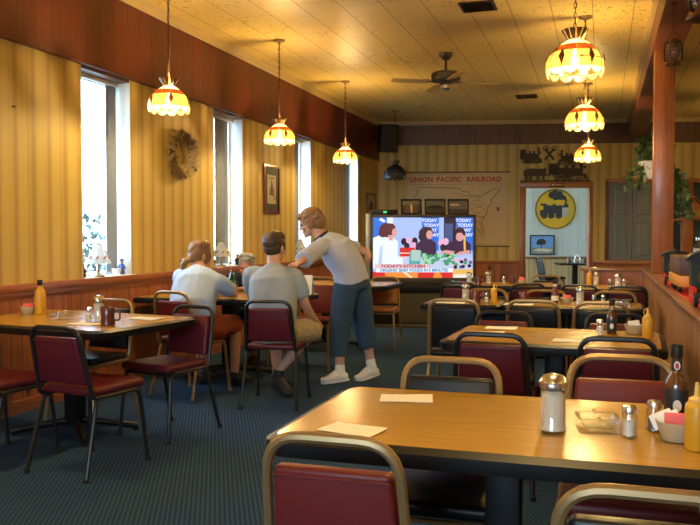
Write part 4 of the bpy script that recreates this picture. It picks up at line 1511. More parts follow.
# corner speaker
sp = thing('wall_speaker', 'black loudspeaker mounted high in the left back corner', 'speaker', mat4=T(-3.72, 14.02, 3.04) @ RZ(R(38)) @ RX(R(6)))
bm = B(); hexa(bm, [(-0.17, -0.14, -0.25), (0.17, -0.14, -0.25), (0.12, 0.14, -0.25), (-0.12, 0.14, -0.25), (-0.17, -0.14, 0.25), (0.17, -0.14, 0.25), (0.12, 0.14, 0.25), (-0.12, 0.14, 0.25)], 0.012); mk('cabinet', bm, M['black_plastic'], sp)
bm = B(); box(bm, -0.155, 0.155, -0.153, -0.138, -0.235, 0.235, bev=0.005); mk('grille', bm, M['tv_body'], sp)
bm = B(); tube(bm, [(0, 0.13, 0), (-0.05, 0.30, 0.03), (-0.16, 0.38, 0.03)], 0.018, 8); mk('bracket', bm, M['black_iron'], sp)

# ------------------------------------------------------------------ on the ceiling
fan = thing('ceiling_fan', 'dark bronze ceiling fan with drum motor above the room', 'ceiling fan', (-1.76, 9.32, 0))
bm = B(); lathe(bm, [(0, CEIL), (0.085, CEIL), (0.080, CEIL - 0.035), (0.04, CEIL - 0.075), (0, CEIL - 0.08)], 28); mk('canopy', bm, M['fan_body'], fan)
bm = B(); lathe(bm, [(0, CEIL - 0.06), (0.016, CEIL - 0.06), (0.016, CEIL - 0.21), (0.03, CEIL - 0.215), (0, CEIL - 0.22)], 16); mk('down_rod', bm, M['fan_body'], fan)
bm = B(); lathe(bm, [(0, CEIL - 0.20), (0.05, CEIL - 0.205), (0.155, CEIL - 0.225), (0.17, CEIL - 0.24), (0.17, CEIL - 0.31), (0.155, CEIL - 0.33), (0.07, CEIL - 0.345), (0.06, CEIL - 0.37), (0, CEIL - 0.37)], 36); mk('motor_housing', bm, M['fan_body'], fan)
bm = B(); lathe(bm, [(0.060, CEIL - 0.36), (0.058, CEIL - 0.41), (0.035, CEIL - 0.43), (0, CEIL - 0.435)], 24); mk('switch_cup', bm, M['chrome'], fan)
for k in range(4):
    a = R(28 + 90 * k)
    m4 = T(0, 0, CEIL - 0.335) @ RZ(a)
    bm = B(); box(bm, 0.10, 0.24, -0.02, 0.02, -0.004, 0.004, M4=m4); bi = B()
    slab(bi, [(m[0] + 0.42, m[1]) for m in rrect(0.46, 0.12, 0.04)], -0.004, 0.004)
    for v in bi.verts:
        v.co = m4 @ (RX(R(9)) @ v.co)
    bl = mk('fan_blade', bi, M['fan_blade'], fan); mk('blade_iron', bm, M['fan_body'], bl)
for x, y, lb in ((-1.117, 7.50, 'dark ceiling air vent nearer to the camera'), (-1.12, 12.55, 'dark ceiling air vent far back near the right lamps')):
    v = thing('ceiling_vent', lb, 'air vent', (x, y, CEIL), 0, 'ceiling air vents')
    bm = B()
    for a in ((-0.16, 0.16, -0.16, -0.135), (-0.16, 0.16, 0.135, 0.16), (-0.16, -0.135, -0.135, 0.135), (0.135, 0.16, -0.135, 0.135)):
        box(bm, *a, -0.012, 0)
    mk('frame', bm, M['vent'], v)
    bm = B()
    for k in range(7):
        box(bm, -0.135, 0.135, -0.02, 0.02, -0.0015, 0.0015, M4=T(0, -0.115 + 0.038 * k, -0.010) @ RX(R(38)))
    mk('louvre', bm, M['vent'], v)
bm = B(); lathe(bm, [(0, CEIL), (0.075, CEIL), (0.072, CEIL - 0.022), (0.045, CEIL - 0.034), (0, CEIL - 0.035)], 24)
o = mk('smoke_detector', bm, M['detector']); o.location = (-2.84, 13.0, 0); tag(o, 'round cream smoke detector on the far ceiling', 'smoke detector')

# ------------------------------------------------------------------ television
TVM = T(-2.41, 11.06, 0) @ RZ(R(17.5))
tv = thing('television', 'big rear projection television showing a cooking programme', 'television', mat4=TVM)
bm = B(); hexa(bm, [(-0.74, 0.006, 0.60), (0.74, 0.006, 0.60), (0.52, 0.52, 0.60), (-0.52, 0.52, 0.60), (-0.74, 0.006, 1.57), (0.74, 0.006, 1.57), (0.52, 0.46, 1.57), (-0.52, 0.46, 1.57)], 0.02); mk('cabinet', bm, M['tv_body'], tv)
bm = B()
for a in ((-0.735, -0.70, 0.66, 1.585), (0.705, 0.745, 0.66, 1.585), (-0.70, 0.705, 1.545, 1.585), (-0.70, 0.705, 0.62, 0.70)):
    box(bm, a[0], a[1], -0.055, 0.0, a[2], a[3], bev=0.006)
mk('bezel', bm, plain('bezel_brown', (0.05, 0.042, 0.034), 0.4), tv)
bm = B(); box(bm, -0.80, -0.737, -0.05, 0.10, 0.63, 1.60, bev=0.015); mk('side_strip', bm, M['grey_plastic'], tv)
bm = B(); box(bm, -0.74, 0.76, -0.04, 0.46, 0.50, 0.625, bev=0.01); mk('control_band', bm, M['black_plastic'], tv)
bm = B(); box(bm, -0.72, 0.74, 0.02, 0.44, 0.0, 0.50, bev=0.006); mk('stand', bm, M['tv_body'], tv)
bm = B(); hexa(bm, [(-0.30, -0.004, 0.06), (0.72, -0.004, 0.06), (0.72, 0.03, 0.06), (-0.30, 0.03, 0.06), (-0.43, -0.004, 0.47), (0.72, -0.004, 0.47), (0.72, 0.03, 0.47), (-0.43, 0.03, 0.47)], 0.004); mk('speaker_cloth', bm, M['tv_cloth'], tv)
bm = B(); hexa(bm, [(-0.72, -0.01, 0.03), (-0.33, -0.01, 0.03), (-0.33, 0.03, 0.03), (-0.72, 0.03, 0.03), (-0.72, -0.01, 0.49), (-0.47, -0.01, 0.49), (-0.47, 0.03, 0.49), (-0.72, 0.03, 0.49)], 0.004); mk('front_panel', bm, M['black_plastic'], tv)
bm = B(); box(bm, -0.74, 0.76, -0.05, 0.44, 0.0, 0.04, bev=0.006); mk('plinth', bm, M['tv_cloth'], tv)
# the lit picture: flat layers on the screen glass, in screen units 0..1
scr = B()
smats = []
E_ = {}


def ecol(name, c, s=0.6):
    if name not in E_:
        E_[name] = emit('screen_' + name, c, s)
    return E_[name]


LAY = [0]


def spoly(c, pts, s=0.6):
    m = ecol(c[0], c[1], s)
    if m not in smats:
        smats.append(m)
    LAY[0] += 1
    y = -0.012 - 0.00025 * LAY[0]
    f = scr.faces.new([scr.verts.new((-0.70 + 1.405 * p[0], y, 0.70 + 0.845 * p[1])) for p in pts])
    f.material_index = smats.index(m)


def srect(c, x0, x1, z0, z1):
    spoly(c, [(x0, z0), (x1, z0), (x1, z1), (x0, z1)])


def sdisc(c, cx, cz, rx, rz, n=16):
    spoly(c, [(cx + rx * math.cos(2 * PI * i / n), cz + rz * math.sin(2 * PI * i / n)) for i in range(n)])


sky_ = ('pale_blue', (0.42, 0.55, 0.95)); blu = ('blue', (0.03, 0.17, 0.75)); wht = ('white', (0.86, 0.93, 1.0)); drk = ('dark', (0.02, 0.012, 0.03)); plum = ('plum', (0.055, 0.02, 0.06))
hr1 = ('auburn', (0.11, 0.022, 0.03)); hr2 = ('hair', (0.05, 0.018, 0.03)); skn = ('face', (0.75, 0.36, 0.33)); red_ = ('red', (0.70, 0.03, 0.03)); grn = ('green', (0.06, 0.36, 0.16)); lgn = ('leafgreen', (0.35, 0.72, 0.40))
org = ('orange', (0.95, 0.30, 0.05)); pnk = ('pink', (0.85, 0.45, 0.65)); gold_ = ('gold', (0.85, 0.5, 0.12)); teal = ('teal', (0.1, 0.42, 0.42)); cream_ = ('cream', (0.95, 0.85, 0.7))
srect(sky_, 0, 1, 0, 1)
srect(blu, 0, 0.14, 0.5, 1); srect(wht, 0.14, 0.2, 0.75, 1)
srect(blu, 0.49, 0.66, 0.45, 1); srect(blu, 0.83, 1.0, 0.45, 1); srect(drk, 0.71, 0.83, 0.3, 1); srect(('slate', (0.06, 0.10, 0.26)), 0.72, 0.80, 0.55, 0.9)
spoly(wht, [(0.06, 0.96), (0.08, 1.0), (0.13, 0.94), (0.11, 0.92)])
for x, z in ((0.31, 0.60), (0.36, 0.62), (0.42, 0.61), (0.34, 0.52), (0.41, 0.53), (0.68, 0.58), (0.73, 0.60), (0.70, 0.50)):
    sdisc(pnk if (x * 50) % 2 < 1 else drk, x, z, 0.028, 0.06)
srect(red_, 0.27, 0.42, 0.30, 0.50); srect(cream_, 0.27, 0.42, 0.40, 0.415); srect(cream_, 0.27, 0.42, 0.34, 0.35)
# woman in white
spoly(wht, [(0.0, 0.15), (0.33, 0.2), (0.30, 0.33), (0.25, 0.36), (0.25, 0.60), (0.17, 0.70), (0.06, 0.70), (0.0, 0.66)])
spoly(('shade_blue', (0.50, 0.66, 0.9)), [(0.05, 0.2), (0.09, 0.2), (0.10, 0.55), (0.07, 0.5)])
sdisc(hr1, 0.145, 0.79, 0.085, 0.12); sdisc(hr1, 0.10, 0.74, 0.045, 0.07); sdisc(skn, 0.215, 0.75, 0.026, 0.07); spoly(hr1, [(0.13, 0.91), (0.2, 0.9), (0.23, 0.84), (0.2, 0.83), (0.15, 0.86)])
spoly(skn, [(0.16, 0.62), (0.2, 0.62), (0.2, 0.71), (0.15, 0.71)])
# woman in plum
spoly(plum, [(0.42, 0.34), (0.64, 0.36), (0.63, 0.58), (0.58, 0.64), (0.50, 0.64), (0.43, 0.56)]); sdisc(hr2, 0.53, 0.74, 0.072, 0.10); sdisc(hr2, 0.49, 0.68, 0.035, 0.07); sdisc(skn, 0.565, 0.715, 0.032, 0.075); spoly(hr2, [(0.50, 0.85), (0.57, 0.84), (0.60, 0.78), (0.56, 0.79), (0.52, 0.74)])
# woman looking down
spoly(plum, [(0.72, 0.40), (0.98, 0.40), (0.98, 0.56), (0.91, 0.64), (0.82, 0.64), (0.74, 0.55)]); sdisc(hr2, 0.875, 0.73, 0.05, 0.10); sdisc(skn, 0.868, 0.68, 0.038, 0.075); sdisc(hr2, 0.87, 0.79, 0.046, 0.045); spoly(gold_, [(0.91, 0.45), (0.93, 0.45), (0.925, 0.7), (0.905, 0.7)])
spoly(skn, [(0.66, 0.40), (0.80, 0.38), (0.82, 0.44), (0.72, 0.46)]); spoly(skn, [(0.82, 0.37), (0.97, 0.40), (0.97, 0.46), (0.86, 0.43)])
# counter with greens
srect(('counter', (0.55, 0.62, 0.85)), 0.3, 1, 0.14, 0.34); spoly(teal, [(0.36, 0.2), (0.47, 0.2), (0.49, 0.44), (0.37, 0.44)]); srect(('jar', (0.45, 0.62, 0.55)), 0.385, 0.475, 0.28, 0.46)
rr_ = random.Random(11)
for i in range(34):
    x = rr_.uniform(0.50, 0.80); sdisc(grn if i % 3 else lgn, x, rr_.uniform(0.2, 0.40 - 0.3 * abs(x - 0.62) * 0.6), rr_.uniform(0.015, 0.034), rr_.uniform(0.02, 0.045), 9)
for i in range(14):
    sdisc((drk, pnk, ('violet', (0.22, 0.08, 0.3)), grn)[i % 4], rr_.uniform(0.80, 0.98), rr_.uniform(0.17, 0.30), 0.02, 0.03, 9)
# captions
srect(red_, 0.0, 1.0, 0.0, 0.10); srect(org, 0.12, 0.45, 0.0, 0.085); spoly(cream_, [(0.30, 0.09), (0.33, 0.09), (0.40, 0.0), (0.37, 0.0)]); spoly(org, [(0.6, 0.0), (0.7, 0.0), (0.66, 0.1), (0.62, 0.1)])
srect(('pale_red', (0.85, 0.55, 0.6)), 0.02, 0.56, 0.155, 0.225); srect(wht, 0.03, 0.80, 0.09, 0.155); srect(gold_, 0.80, 1.0, 0.05, 0.14); srect(cream_, 0.80, 1.0, 0.0, 0.055)
sc_ob = mk('screen', scr, smats, tv, flat=True)
bm = B(); box(bm, -0.70, 0.705, -0.012, -0.002, 0.70, 1.545); mk('screen_backing', bm, M['black_plastic'], sc_ob, flat=True)
e_r, e_b, e_w = ecol('text_red', (0.35, 0.01, 0.05)), ecol('text_blue', (0.02, 0.20, 0.45)), ecol('white', (0.86, 0.93, 1.0))


def stext(name, s, u, v, size, m, xs=1.0, y=-0.042):
    return text(name, s, size, m, sc_ob, T(-0.70 + 1.405 * u, y, 0.70 + 0.845 * v) @ FACE_MY, 0.0003, 1.0, xs, 0.002)


stext('caption', "TODAY'S KITCHEN", 0.30, 0.19, 0.058, e_r, 1.25)
stext('caption', 'ORGANIC BABY FOODS IN 5 MINUTES', 0.41, 0.122, 0.060, e_b, 0.92)
for u in (0.575, 0.915):
    for v in (0.95, 0.87, 0.79, 0.71):
        stext('backdrop_word', 'TODAY', u + (0.01 if v in (0.87, 0.71) else -0.01), v, 0.062, e_w, 1.0, -0.0145)
bm = B(); lathe(bm, [(0, 0), (0.006, 0), (0.006, 0.003), (0, 0.004)], 10)
mk('power_light', bm, emit('green_led', (0.1, 0.9, 0.3), 1.5), tv, T(0.42, -0.056, 0.655) @ RX(R(90)))
# cable box and the three frames on top
cb = thing('cable_box', 'black cable box with green display on the television', 'cable box', mat4=TVM @ T(-0.53, 0.10, 1.586))
bm = B(); box(bm, -0.18, 0.18, -0.11, 0.11, 0.0, 0.07, bev=0.006); mk('case', bm, M['black_plastic'], cb)
bm = B(); box(bm, -0.025, 0.025, -0.1135, -0.1095, 0.022, 0.05); mk('display', bm, emit('green_display', (0.05, 0.5, 0.12), 1.0), cb)
gr_sky, gr_land = plain('print_sky', (0.10, 0.10, 0.08), 0.5), plain('print_land', (0.035, 0.03, 0.018), 0.5)
TILT = RX(R(-12))
picture('photo_frame', 'left framed photo on the television, people in a group', TVM @ T(-0.15, 0.16, 1.70) @ RZ(R(4)) @ TILT, 0.30, 0.225, M['black_plastic'], 0.02,
        [(gr_land, -0.5, 0.5, -0.5, 0.5), (gr_sky, -0.42, 0.42, 0.1, 0.4), (M['train_brown'], [(-0.3, -0.4), (-0.12, -0.4), (-0.12, 0.1), (-0.22, 0.22), (-0.3, 0.1)], None, None, None), (M['print_pale'], [(-0.04, -0.4), (0.06, -0.4), (0.06, 0.05), (0.0, 0.2), (-0.05, 0.05)], None, None, None), (M['train_brown'], [(0.14, -0.4), (0.3, -0.4), (0.3, 0.1), (0.22, 0.22), (0.14, 0.1)], None, None, None)], group='framed photos on the television')
picture('photo_frame', 'middle framed photo on the television, a landscape', TVM @ T(0.19, 0.16, 1.70) @ RZ(R(2)) @ TILT, 0.30, 0.225, M['black_plastic'], 0.02,
        [(gr_sky, -0.5, 0.5, -0.5, 0.5), (gr_land, -0.45, 0.45, -0.45, -0.02), (M['train_grey'], [(-0.4, -0.1), (0.4, -0.12), (0.3, 0.06), (-0.1, 0.1), (-0.3, 0.04)], None, None, None)], group='framed photos on the television')
picture('photo_frame', 'right framed photo on the television, a pale sky view', TVM @ T(0.52, 0.16, 1.70) @ RZ(R(-2)) @ TILT, 0.30, 0.225, M['black_plastic'], 0.02,
        [(gr_sky, -0.5, 0.5, -0.5, 0.5), (gr_land, -0.45, 0.45, -0.45, -0.15), (M['print_pale'], [(-0.4, 0.05), (0.1, 0.08), (0.0, 0.2), (-0.35, 0.2)], None, None, None)], group='framed photos on the television')

# ------------------------------------------------------------------ the railroad map
mp = thing('wall_map', 'large aged railroad map of the country on the back wall', 'map', mat4=BW @ T(1.475, -0.004, 1.78))
bm = B(); box(bm, -0.96, 0.96, -0.006, 0, -0.685, 0.685); mk('sheet', bm, M['map_paper'], mp, flat=True)
for z in (0.69, -0.69):
    bm = B(); tube(bm, [(-0.99, -0.008, z), (0.99, -0.008, z)], 0.012, 8); mk('map_rod', bm, M['frame_brown'], mp)
bm = B()
for (a, b, c, d) in ((-0.93, 0.93, 0.465, 0.471), (-0.93, 0.93, -0.655, -0.648), (-0.93, -0.924, -0.65, 0.65), (0.924, 0.93, -0.65, 0.65), (-0.93, 0.93, 0.645, 0.651)):
    box(bm, a, b, -0.0075, -0.006, c, d)
mk('border_line', bm, M['map_border'], mp, flat=True)
for wd_, x_ in (('UNION', -0.655), ('PACIFIC', -0.135), ('RAILROAD', 0.51)):
    text('title_word', wd_, 0.128, M['map_red'], mp, T(x_, -0.0075, 0.555) @ FACE_MY, 0.0006, 1.06, 0.985, 0.004)
us = [(-0.72, 0.36), (-0.70, 0.42), (-0.2, 0.40), (0.08, 0.38), (0.12, 0.33), (0.22, 0.32), (0.26, 0.22), (0.34, 0.26), (0.42, 0.22), (0.50, 0.26), (0.62, 0.34), (0.74, 0.40), (0.80, 0.36), (0.70, 0.24), (0.64, 0.18), (0.66, 0.12), (0.58, 0.04), (0.56, -0.08), (0.48, -0.20), (0.46, -0.30), (0.52, -0.44), (0.50, -0.52), (0.44, -0.44), (0.38, -0.34), (0.24, -0.32), (0.16, -0.36), (0.04, -0.34), (-0.06, -0.46), (-0.10, -0.54), (-0.20, -0.42), (-0.34, -0.36), (-0.50, -0.30), (-0.66, -0.22), (-0.76, -0.02), (-0.80, 0.14), (-0.74, 0.3)]
bm = B(); tube(bm, [(x, -0.0075, z) for x, z in us], 0.006, 4, closed=True)
rr_ = random.Random(4)
for k in range(26):
    x, z = rr_.uniform(-0.65, 0.45), rr_.uniform(-0.28, 0.3)
    pts = [(x, -0.0072, z)]
    a = rr_.uniform(-0.5, 0.5)
    for i in range(rr_.randint(3, 7)):
        a += rr_.uniform(-0.5, 0.5)
        x, z = x + 0.09 * math.cos(a), z + 0.09 * math.sin(a)
        if not (-0.72 < x < 0.58 and -0.3 < z < 0.36):
            break
        pts.append((x, -0.0072, z))
    if len(pts) > 2:
        tube(bm, pts, 0.0032, 4)
mk('rail_lines', bm, M['map_line'], mp)
bm = B(); prism(bm, [(0.745, -0.03), (0.80, -0.03), (0.80, 0.03), (0.7725, 0.045), (0.745, 0.03)], 0.002, off=-0.008); mk('emblem', bm, M['map_red'], mp)

# ------------------------------------------------------------------ locomotive silhouettes


def loco(bm, ox, oz, L_, H_, y0, d, rn, mi=0, tender=True, face=-1):
    """Steam engine cut from plate, side view, pilot towards face."""
    X = lambda u: ox + (u if face > 0 else 1 - u) * L_
    Z = lambda v: oz + v * H_

    def poly(p):
        q = [(X(u), Z(v)) for u, v in p]
        prism(bm, q, d, off=y0, mi=mi)
    e = 0.60 if tender else 0.95
    s = (e - 0.03)
    poly([(0.03 + s * u, v) for u, v in ((0.0, 0.22), (0.62, 0.22), (0.62, 0.30), (0.95, 0.30), (0.95, 0.62), (0.62, 0.64), (0.10, 0.60), (0.10, 0.33), (0.0, 0.33))])
    poly([(0.03 + s * u, v) for u, v in ((0.72, 0.28), (1.0, 0.28), (1.0, 0.82), (1.04, 0.86), (0.68, 0.86), (0.72, 0.8))])
    for u, wv, h in ((0.14, 0.05, 0.98), (0.36, 0.06, 0.78), (0.54, 0.05, 0.76)):
        poly([(0.03 + s * (u - wv * 0.7), 0.58), (0.03 + s * (u + wv * 0.7), 0.58), (0.03 + s * (u + wv), h), (0.03 + s * (u - wv), h)])
    poly([(0.03 + s * u, v) for u, v in ((0.03, 0.60), (0.08, 0.60), (0.09, 0.74), (0.02, 0.74))])
    poly([(0.03 - 0.03, 0.05), (0.03 + s * 0.08, 0.10), (0.03 + s * 0.08, 0.26), (0.03, 0.24)])
    rx = 0.15 * H_
    for u, r in ((0.14, 0.09), (0.24, 0.09), (0.42, 0.17), (0.60, 0.17), (0.78, 0.17)):
        cx, cz, rr = X(0.03 + s * u), Z(r + 0.005), r * H_
        tube(bm, [(cx + rr * 0.88 * math.cos(t), y0 + d / 2, cz + rr * 0.88 * math.sin(t)) for t in [2 * PI * i / 18 for i in range(18)]], rr * 0.14, 5, closed=True, mi=mi)
        for k in range(4):
            t = PI * k / 4 + u
            tube(bm, [(cx - rr * 0.8 * math.cos(t), y0 + d / 2, cz - rr * 0.8 * math.sin(t)), (cx + rr * 0.8 * math.cos(t), y0 + d / 2, cz + rr * 0.8 * math.sin(t))], rr * 0.05, 4, mi=mi)
    poly([(0.03 + s * 0.42, 0.14), (0.03 + s * 0.80, 0.14), (0.03 + s * 0.80, 0.19), (0.03 + s * 0.42, 0.19)])
    if tender:
        poly([(0.64, 0.22), (0.98, 0.22), (0.98, 0.52), (0.90, 0.62), (0.68, 0.60), (0.64, 0.66)])
        poly([(0.58, 0.24), (0.66, 0.24), (0.66, 0.29), (0.58, 0.29)])
        for u in (0.68, 0.76, 0.87, 0.94):
            cx, cz, rr = X(u), Z(0.10), 0.095 * H_
            tube(bm, [(cx + rr * 0.85 * math.cos(t), y0 + d / 2, cz + rr * 0.85 * math.sin(t)) for t in [2 * PI * i / 14 for i in range(14)]], rr * 0.2, 5, closed=True, mi=mi)
            poly([(u - 0.012, 0.07), (u + 0.012, 0.07), (u + 0.012, 0.24), (u - 0.012, 0.24)])


art = thing('metal_train_art', 'dark cut metal artwork of steam locomotives above the doorway', 'wall art', mat4=BW @ T(2.60, -0.05, 2.285))
rn = random.Random(2)
bm = B(); loco(bm, 0.08, 0.02, 1.20, 0.36, -0.01, 0.02, rn); box(bm, 0.05, 1.32, -0.01, 0.012, 0.0, 0.025); mk('lower_locomotive', bm, M['iron_art'], art)
bm = B(); loco(bm, 0.02, 0.33, 0.42, 0.30, -0.012, 0.02, rn, tender=False, face=-1); mk('upper_locomotive', bm, M['iron_art'], art)
bm = B(); loco(bm, 0.72, 0.30, 0.46, 0.28, -0.012, 0.02, rn, tender=False, face=1); mk('upper_locomotive', bm, M['iron_art'], art)
for a in (38, -38):
    bm = B()
    m4 = T(0.57, 0.0 if a > 0 else -0.019, 0.50) @ RY(R(a))
    box(bm, -0.02, 0.02, -0.012, 0.006, -0.13, 0.13, M4=m4)
    c = m4 @ Vector((0, 0, 0.13))
    tube(bm, [(c.x + 0.04 * math.cos(t), c.y - 0.003, c.z + 0.04 * math.sin(t)) for t in [2 * PI * i / 14 for i in range(14)]], 0.009, 5, closed=True)
    mk('crossed_tool', bm, M['iron_art'], art)
bm = B()
bm.free()
for x in (0.15, 0.65, 1.2):
    bm = B(); tube(bm, [(x, 0.0, 0.25), (x, 0.05, 0.25)], 0.008, 6); mk('stand_off', bm, M['iron_art'], art)
pq = thing('door_plaque', 'small dark plaque on the lintel over the doorway', 'plaque', mat4=BW @ T(3.32, -0.037, 2.222))
bm = B(); box(bm, -0.13, 0.13, -0.012, 0, -0.035, 0.035, bev=0.004); mk('plate', bm, M['frame_red'], pq)
bm = B(); box(bm, -0.10, -0.06, -0.014, -0.011, -0.016, 0.016); box(bm, -0.03, 0.10, -0.014, -0.011, -0.006, 0.006); mk('engraving', bm, M['brass'], pq)

# crossing sign on the far room wall
sg = thing('railroad_sign', 'round yellow sign with black steam train in the back room', 'sign', mat4=BW @ T(3.687, 2.496, 1.86))
bm = B(); prism(bm, disc_poly(0, 0, 0.44, 48), 0.012, off=-0.012); mk('disc', bm, M['sign_yellow'], sg)
bm = B()
tube(bm, [(0.415 * math.cos(t), -0.012, 0.415 * math.sin(t)) for t in [2 * PI * i / 60 for i in range(60)]], 0.010, 6, closed=True); mk('rim_line', bm, M['sign_black'], sg)
bm = B()
prism(bm, [(-0.33, -0.14), (-0.20, -0.14), (-0.20, -0.10), (0.14, -0.10), (0.14, 0.08), (0.0, 0.08), (-0.0, 0.11), (-0.06, 0.11), (-0.06, 0.08), (-0.18, 0.08), (-0.18, 0.12), (-0.32, 0.12), (-0.32, 0.07), (-0.26, 0.07), (-0.26, -0.02), (-0.33, -0.02)], 0.004, off=-0.017)
prism(bm, [(0.17, 0.06), (0.27, 0.06), (0.27, 0.09), (0.235, 0.11), (0.225, 0.15), (0.20, 0.15), (0.19, 0.11), (0.17, 0.09)], 0.004, off=-0.017)
prism(bm, [(0.14, 0.03), (0.27, 0.03), (0.27, 0.07), (0.14, 0.07)], 0.004, off=-0.017)
for x in (-0.24, -0.09, 0.07):
    prism(bm, disc_poly(x, -0.14, 0.07, 20), 0.004, off=-0.018)
mk('engine_mark', bm, M['sign_black'], sg, flat=True)
bm = B(); prism(bm, [(0.14, -0.12), (0.27, -0.12), (0.27, 0.03), (0.14, 0.03)], 0.004, off=-0.0175)
for x in (0.17, 0.26):
    prism(bm, disc_poly(x, -0.15, 0.03, 14), 0.004, off=-0.018)
mk('worn_patch', bm, M['sign_grey'], sg, flat=True)
bm = B()
for i, (x, z, r_) in enumerate(((-0.08, 0.30, 0.075), (-0.01, 0.33, 0.08), (0.08, 0.31, 0.075), (0.0, 0.26, 0.075), (0.10, 0.26, 0.07), (0.17, 0.24, 0.05))):
    prism(bm, disc_poly(x, z, r_, 20), 0.004, off=-0.017 - 0.0004 * i)
prism(bm, [(0.13, 0.22), (0.20, 0.17), (0.225, 0.145), (0.245, 0.145), (0.24, 0.19), (0.20, 0.28)], 0.004, off=-0.0195)
mk('smoke_mark', bm, M['sign_black'], sg, flat=True)
blue_sky, blue_land = plain('print_blue', (0.10, 0.22, 0.45), 0.5), plain('print_slate', (0.16, 0.17, 0.17), 0.5)
picture('train_picture', 'blue landscape picture with dark tree below the round sign', BW @ T(3.41, 2.497, 1.085), 0.53, 0.43, M['black_plastic'], 0.025,
        [(blue_sky, -0.5, 0.5, -0.5, 0.5), (blue_land, -0.45, 0.45, -0.45, -0.12), (M['sign_black'], [(-0.2, 0.0), (0.12, 0.02), (0.16, 0.2), (0.02, 0.32), (-0.16, 0.28), (-0.24, 0.12)], None, None, None), (M['print_pale'], [(-0.4, -0.3), (0.3, -0.36), (0.42, -0.22), (-0.1, -0.16)], None, None, None), (M['sign_black'], -0.06, -0.02, -0.2, 0.05)])
# back room table with things, and a chair
t_ = thing('dining_table', 'dark small table inside the back room doorway', 'table', mat4=BW @ T(3.83, 0.95, 0))
bm = B(); slab(bm, rrect(0.72, 0.62, 0.04), 0.715, 0.75); mk('table_top', bm, M['black_edge'], t_)
bm = B(); box(bm, -0.05, 0.05, -0.05, 0.05, 0.0, 0.72, bev=0.01); box(bm, -0.26, 0.26, -0.04, 0.04, 0, 0.05, bev=0.01); box(bm, -0.04, 0.04, -0.24, 0.24, 0, 0.05, bev=0.01); mk('pedestal', bm, M['black_iron'], t_)
ck = chair_proto('dining_chair', 'all black chair at left of the back room table', 0.86, M['black_tube'], M['black_vinyl'], 0.08, 0.03, GR)
ck.matrix_world = BW @ T(3.38, 0.98, 0) @ RZ(R(-80))
for x, y, lb, rz in ((3.70, 0.85, 'brown mug at left on the back room table', 0), (4.02, 0.86, 'brown mug at right on the back room table', 90)):
    o = put(P_MUG, 0, 0, lb); o.matrix_world = BW @ T(x, y, 0.7505) @ RZ(R(rz))
jr = thing('glass_jar', 'clear lidded jar between mugs on the back room table', 'jar', mat4=BW @ T(3.86, 0.90, 0.7505))
bm = B(); lathe(bm, [(0, 0), (0.06, 0), (0.068, 0.01), (0.068, 0.09), (0.045, 0.12), (0.045, 0.13)], 22, caps=False); mk('jar', bm, M['glass'], jr)
bm = B(); lathe(bm, [(0, 0.005), (0.058, 0.006), (0.06, 0.07), (0, 0.075)], 18); tag(mk('contents', bm, M['sugar'], jr), kind='stuff')
bm = B(); lathe(bm, [(0.05, 0.125), (0.05, 0.14), (0.02, 0.155), (0.016, 0.175), (0, 0.178)], 18); mk('lid', bm, M['grey_plastic'], jr)

# ------------------------------------------------------------------ shutters
for k, (a, b, lb) in enumerate(((4.255, 4.665, 'grey panelled shutter, left leaf by the doorway'), (4.675, 5.085, 'grey panelled shutter, right leaf half behind the post'))):
    sh = thing('shutter', lb, 'shutter', mat4=BW @ T((a + b) / 2, -0.012, 0.805), group='grey shutters over the pass-through')
    w2 = (b - a) / 2
    bm = B()
    H2 = 1.45
    for q in ((-w2, -w2 + 0.07, 0, H2), (w2 - 0.07, w2, 0, H2), (-w2 + 0.07, w2 - 0.07, 0, 0.08), (-w2 + 0.07, w2 - 0.07, H2 - 0.07, H2), (-w2 + 0.07, w2 - 0.07, 0.74, 0.83)):
        box(bm, q[0], q[1], -0.018, 0.018, q[2], q[3], bev=0.004, seg=1)
    mk('rails', bm, M['shutter'], sh)
    for z0, z1 in ((0.08, 0.74), (0.83, H2 - 0.07)):
        bm = B()
        x = w2 - 0.07
        hexa(bm, [(-x, 0.012, z0), (x, 0.012, z0), (x, -0.004, z0), (-x, -0.004, z0), (-x, 0.012, z1), (x, 0.012, z1), (x, -0.004, z1), (-x, -0.004, z1)])
        hexa(bm, [(-x + 0.03, -0.004, z0 + 0.03), (x - 0.03, -0.004, z0 + 0.03), (x - 0.06, -0.015, z0 + 0.06), (-x + 0.06, -0.015, z0 + 0.06), (-x + 0.03, -0.004, z1 - 0.03), (x - 0.03, -0.004, z1 - 0.03), (x - 0.06, -0.015, z1 - 0.06), (-x + 0.06, -0.015, z1 - 0.06)])
        mk('panel', bm, M['shutter'], sh, flat=True)
    bm = B(); lathe(bm, [(0, 0), (0.012, 0), (0.008, 0.015), (0.014, 0.026), (0, 0.03)], 12); mk('knob', bm, M['brass'], sh, T((w2 - 0.035) * (1 if k == 0 else -1), -0.018, 0.75) @ RX(R(90)))

# pass-through shelf things


def jar(u, v, z, label, h, r_, fill):
    j = thing('storage_jar', label, 'jar', mat4=BW @ T(u, v, z), group='jars in the pass-through')
    bm = B(); lathe(bm, [(0, 0), (r_, 0), (r_ * 1.05, 0.01), (r_ * 1.05, h * 0.72), (r_ * 0.6, h * 0.84), (r_ * 0.6, h * 0.9)], 20, caps=False); mk('glass_body', bm, M['glass'], j)
    bm = B(); lathe(bm, [(0, 0.006), (r_ * 0.94, 0.008), (r_ * 0.94, h * 0.55), (0, h * 0.56)], 18); mk('contents', bm, fill, j)
    bm = B(); lathe(bm, [(r_ * 0.68, h * 0.88), (r_ * 0.68, h * 0.98), (0, h)], 18); mk('lid', bm, M['chrome'], j)


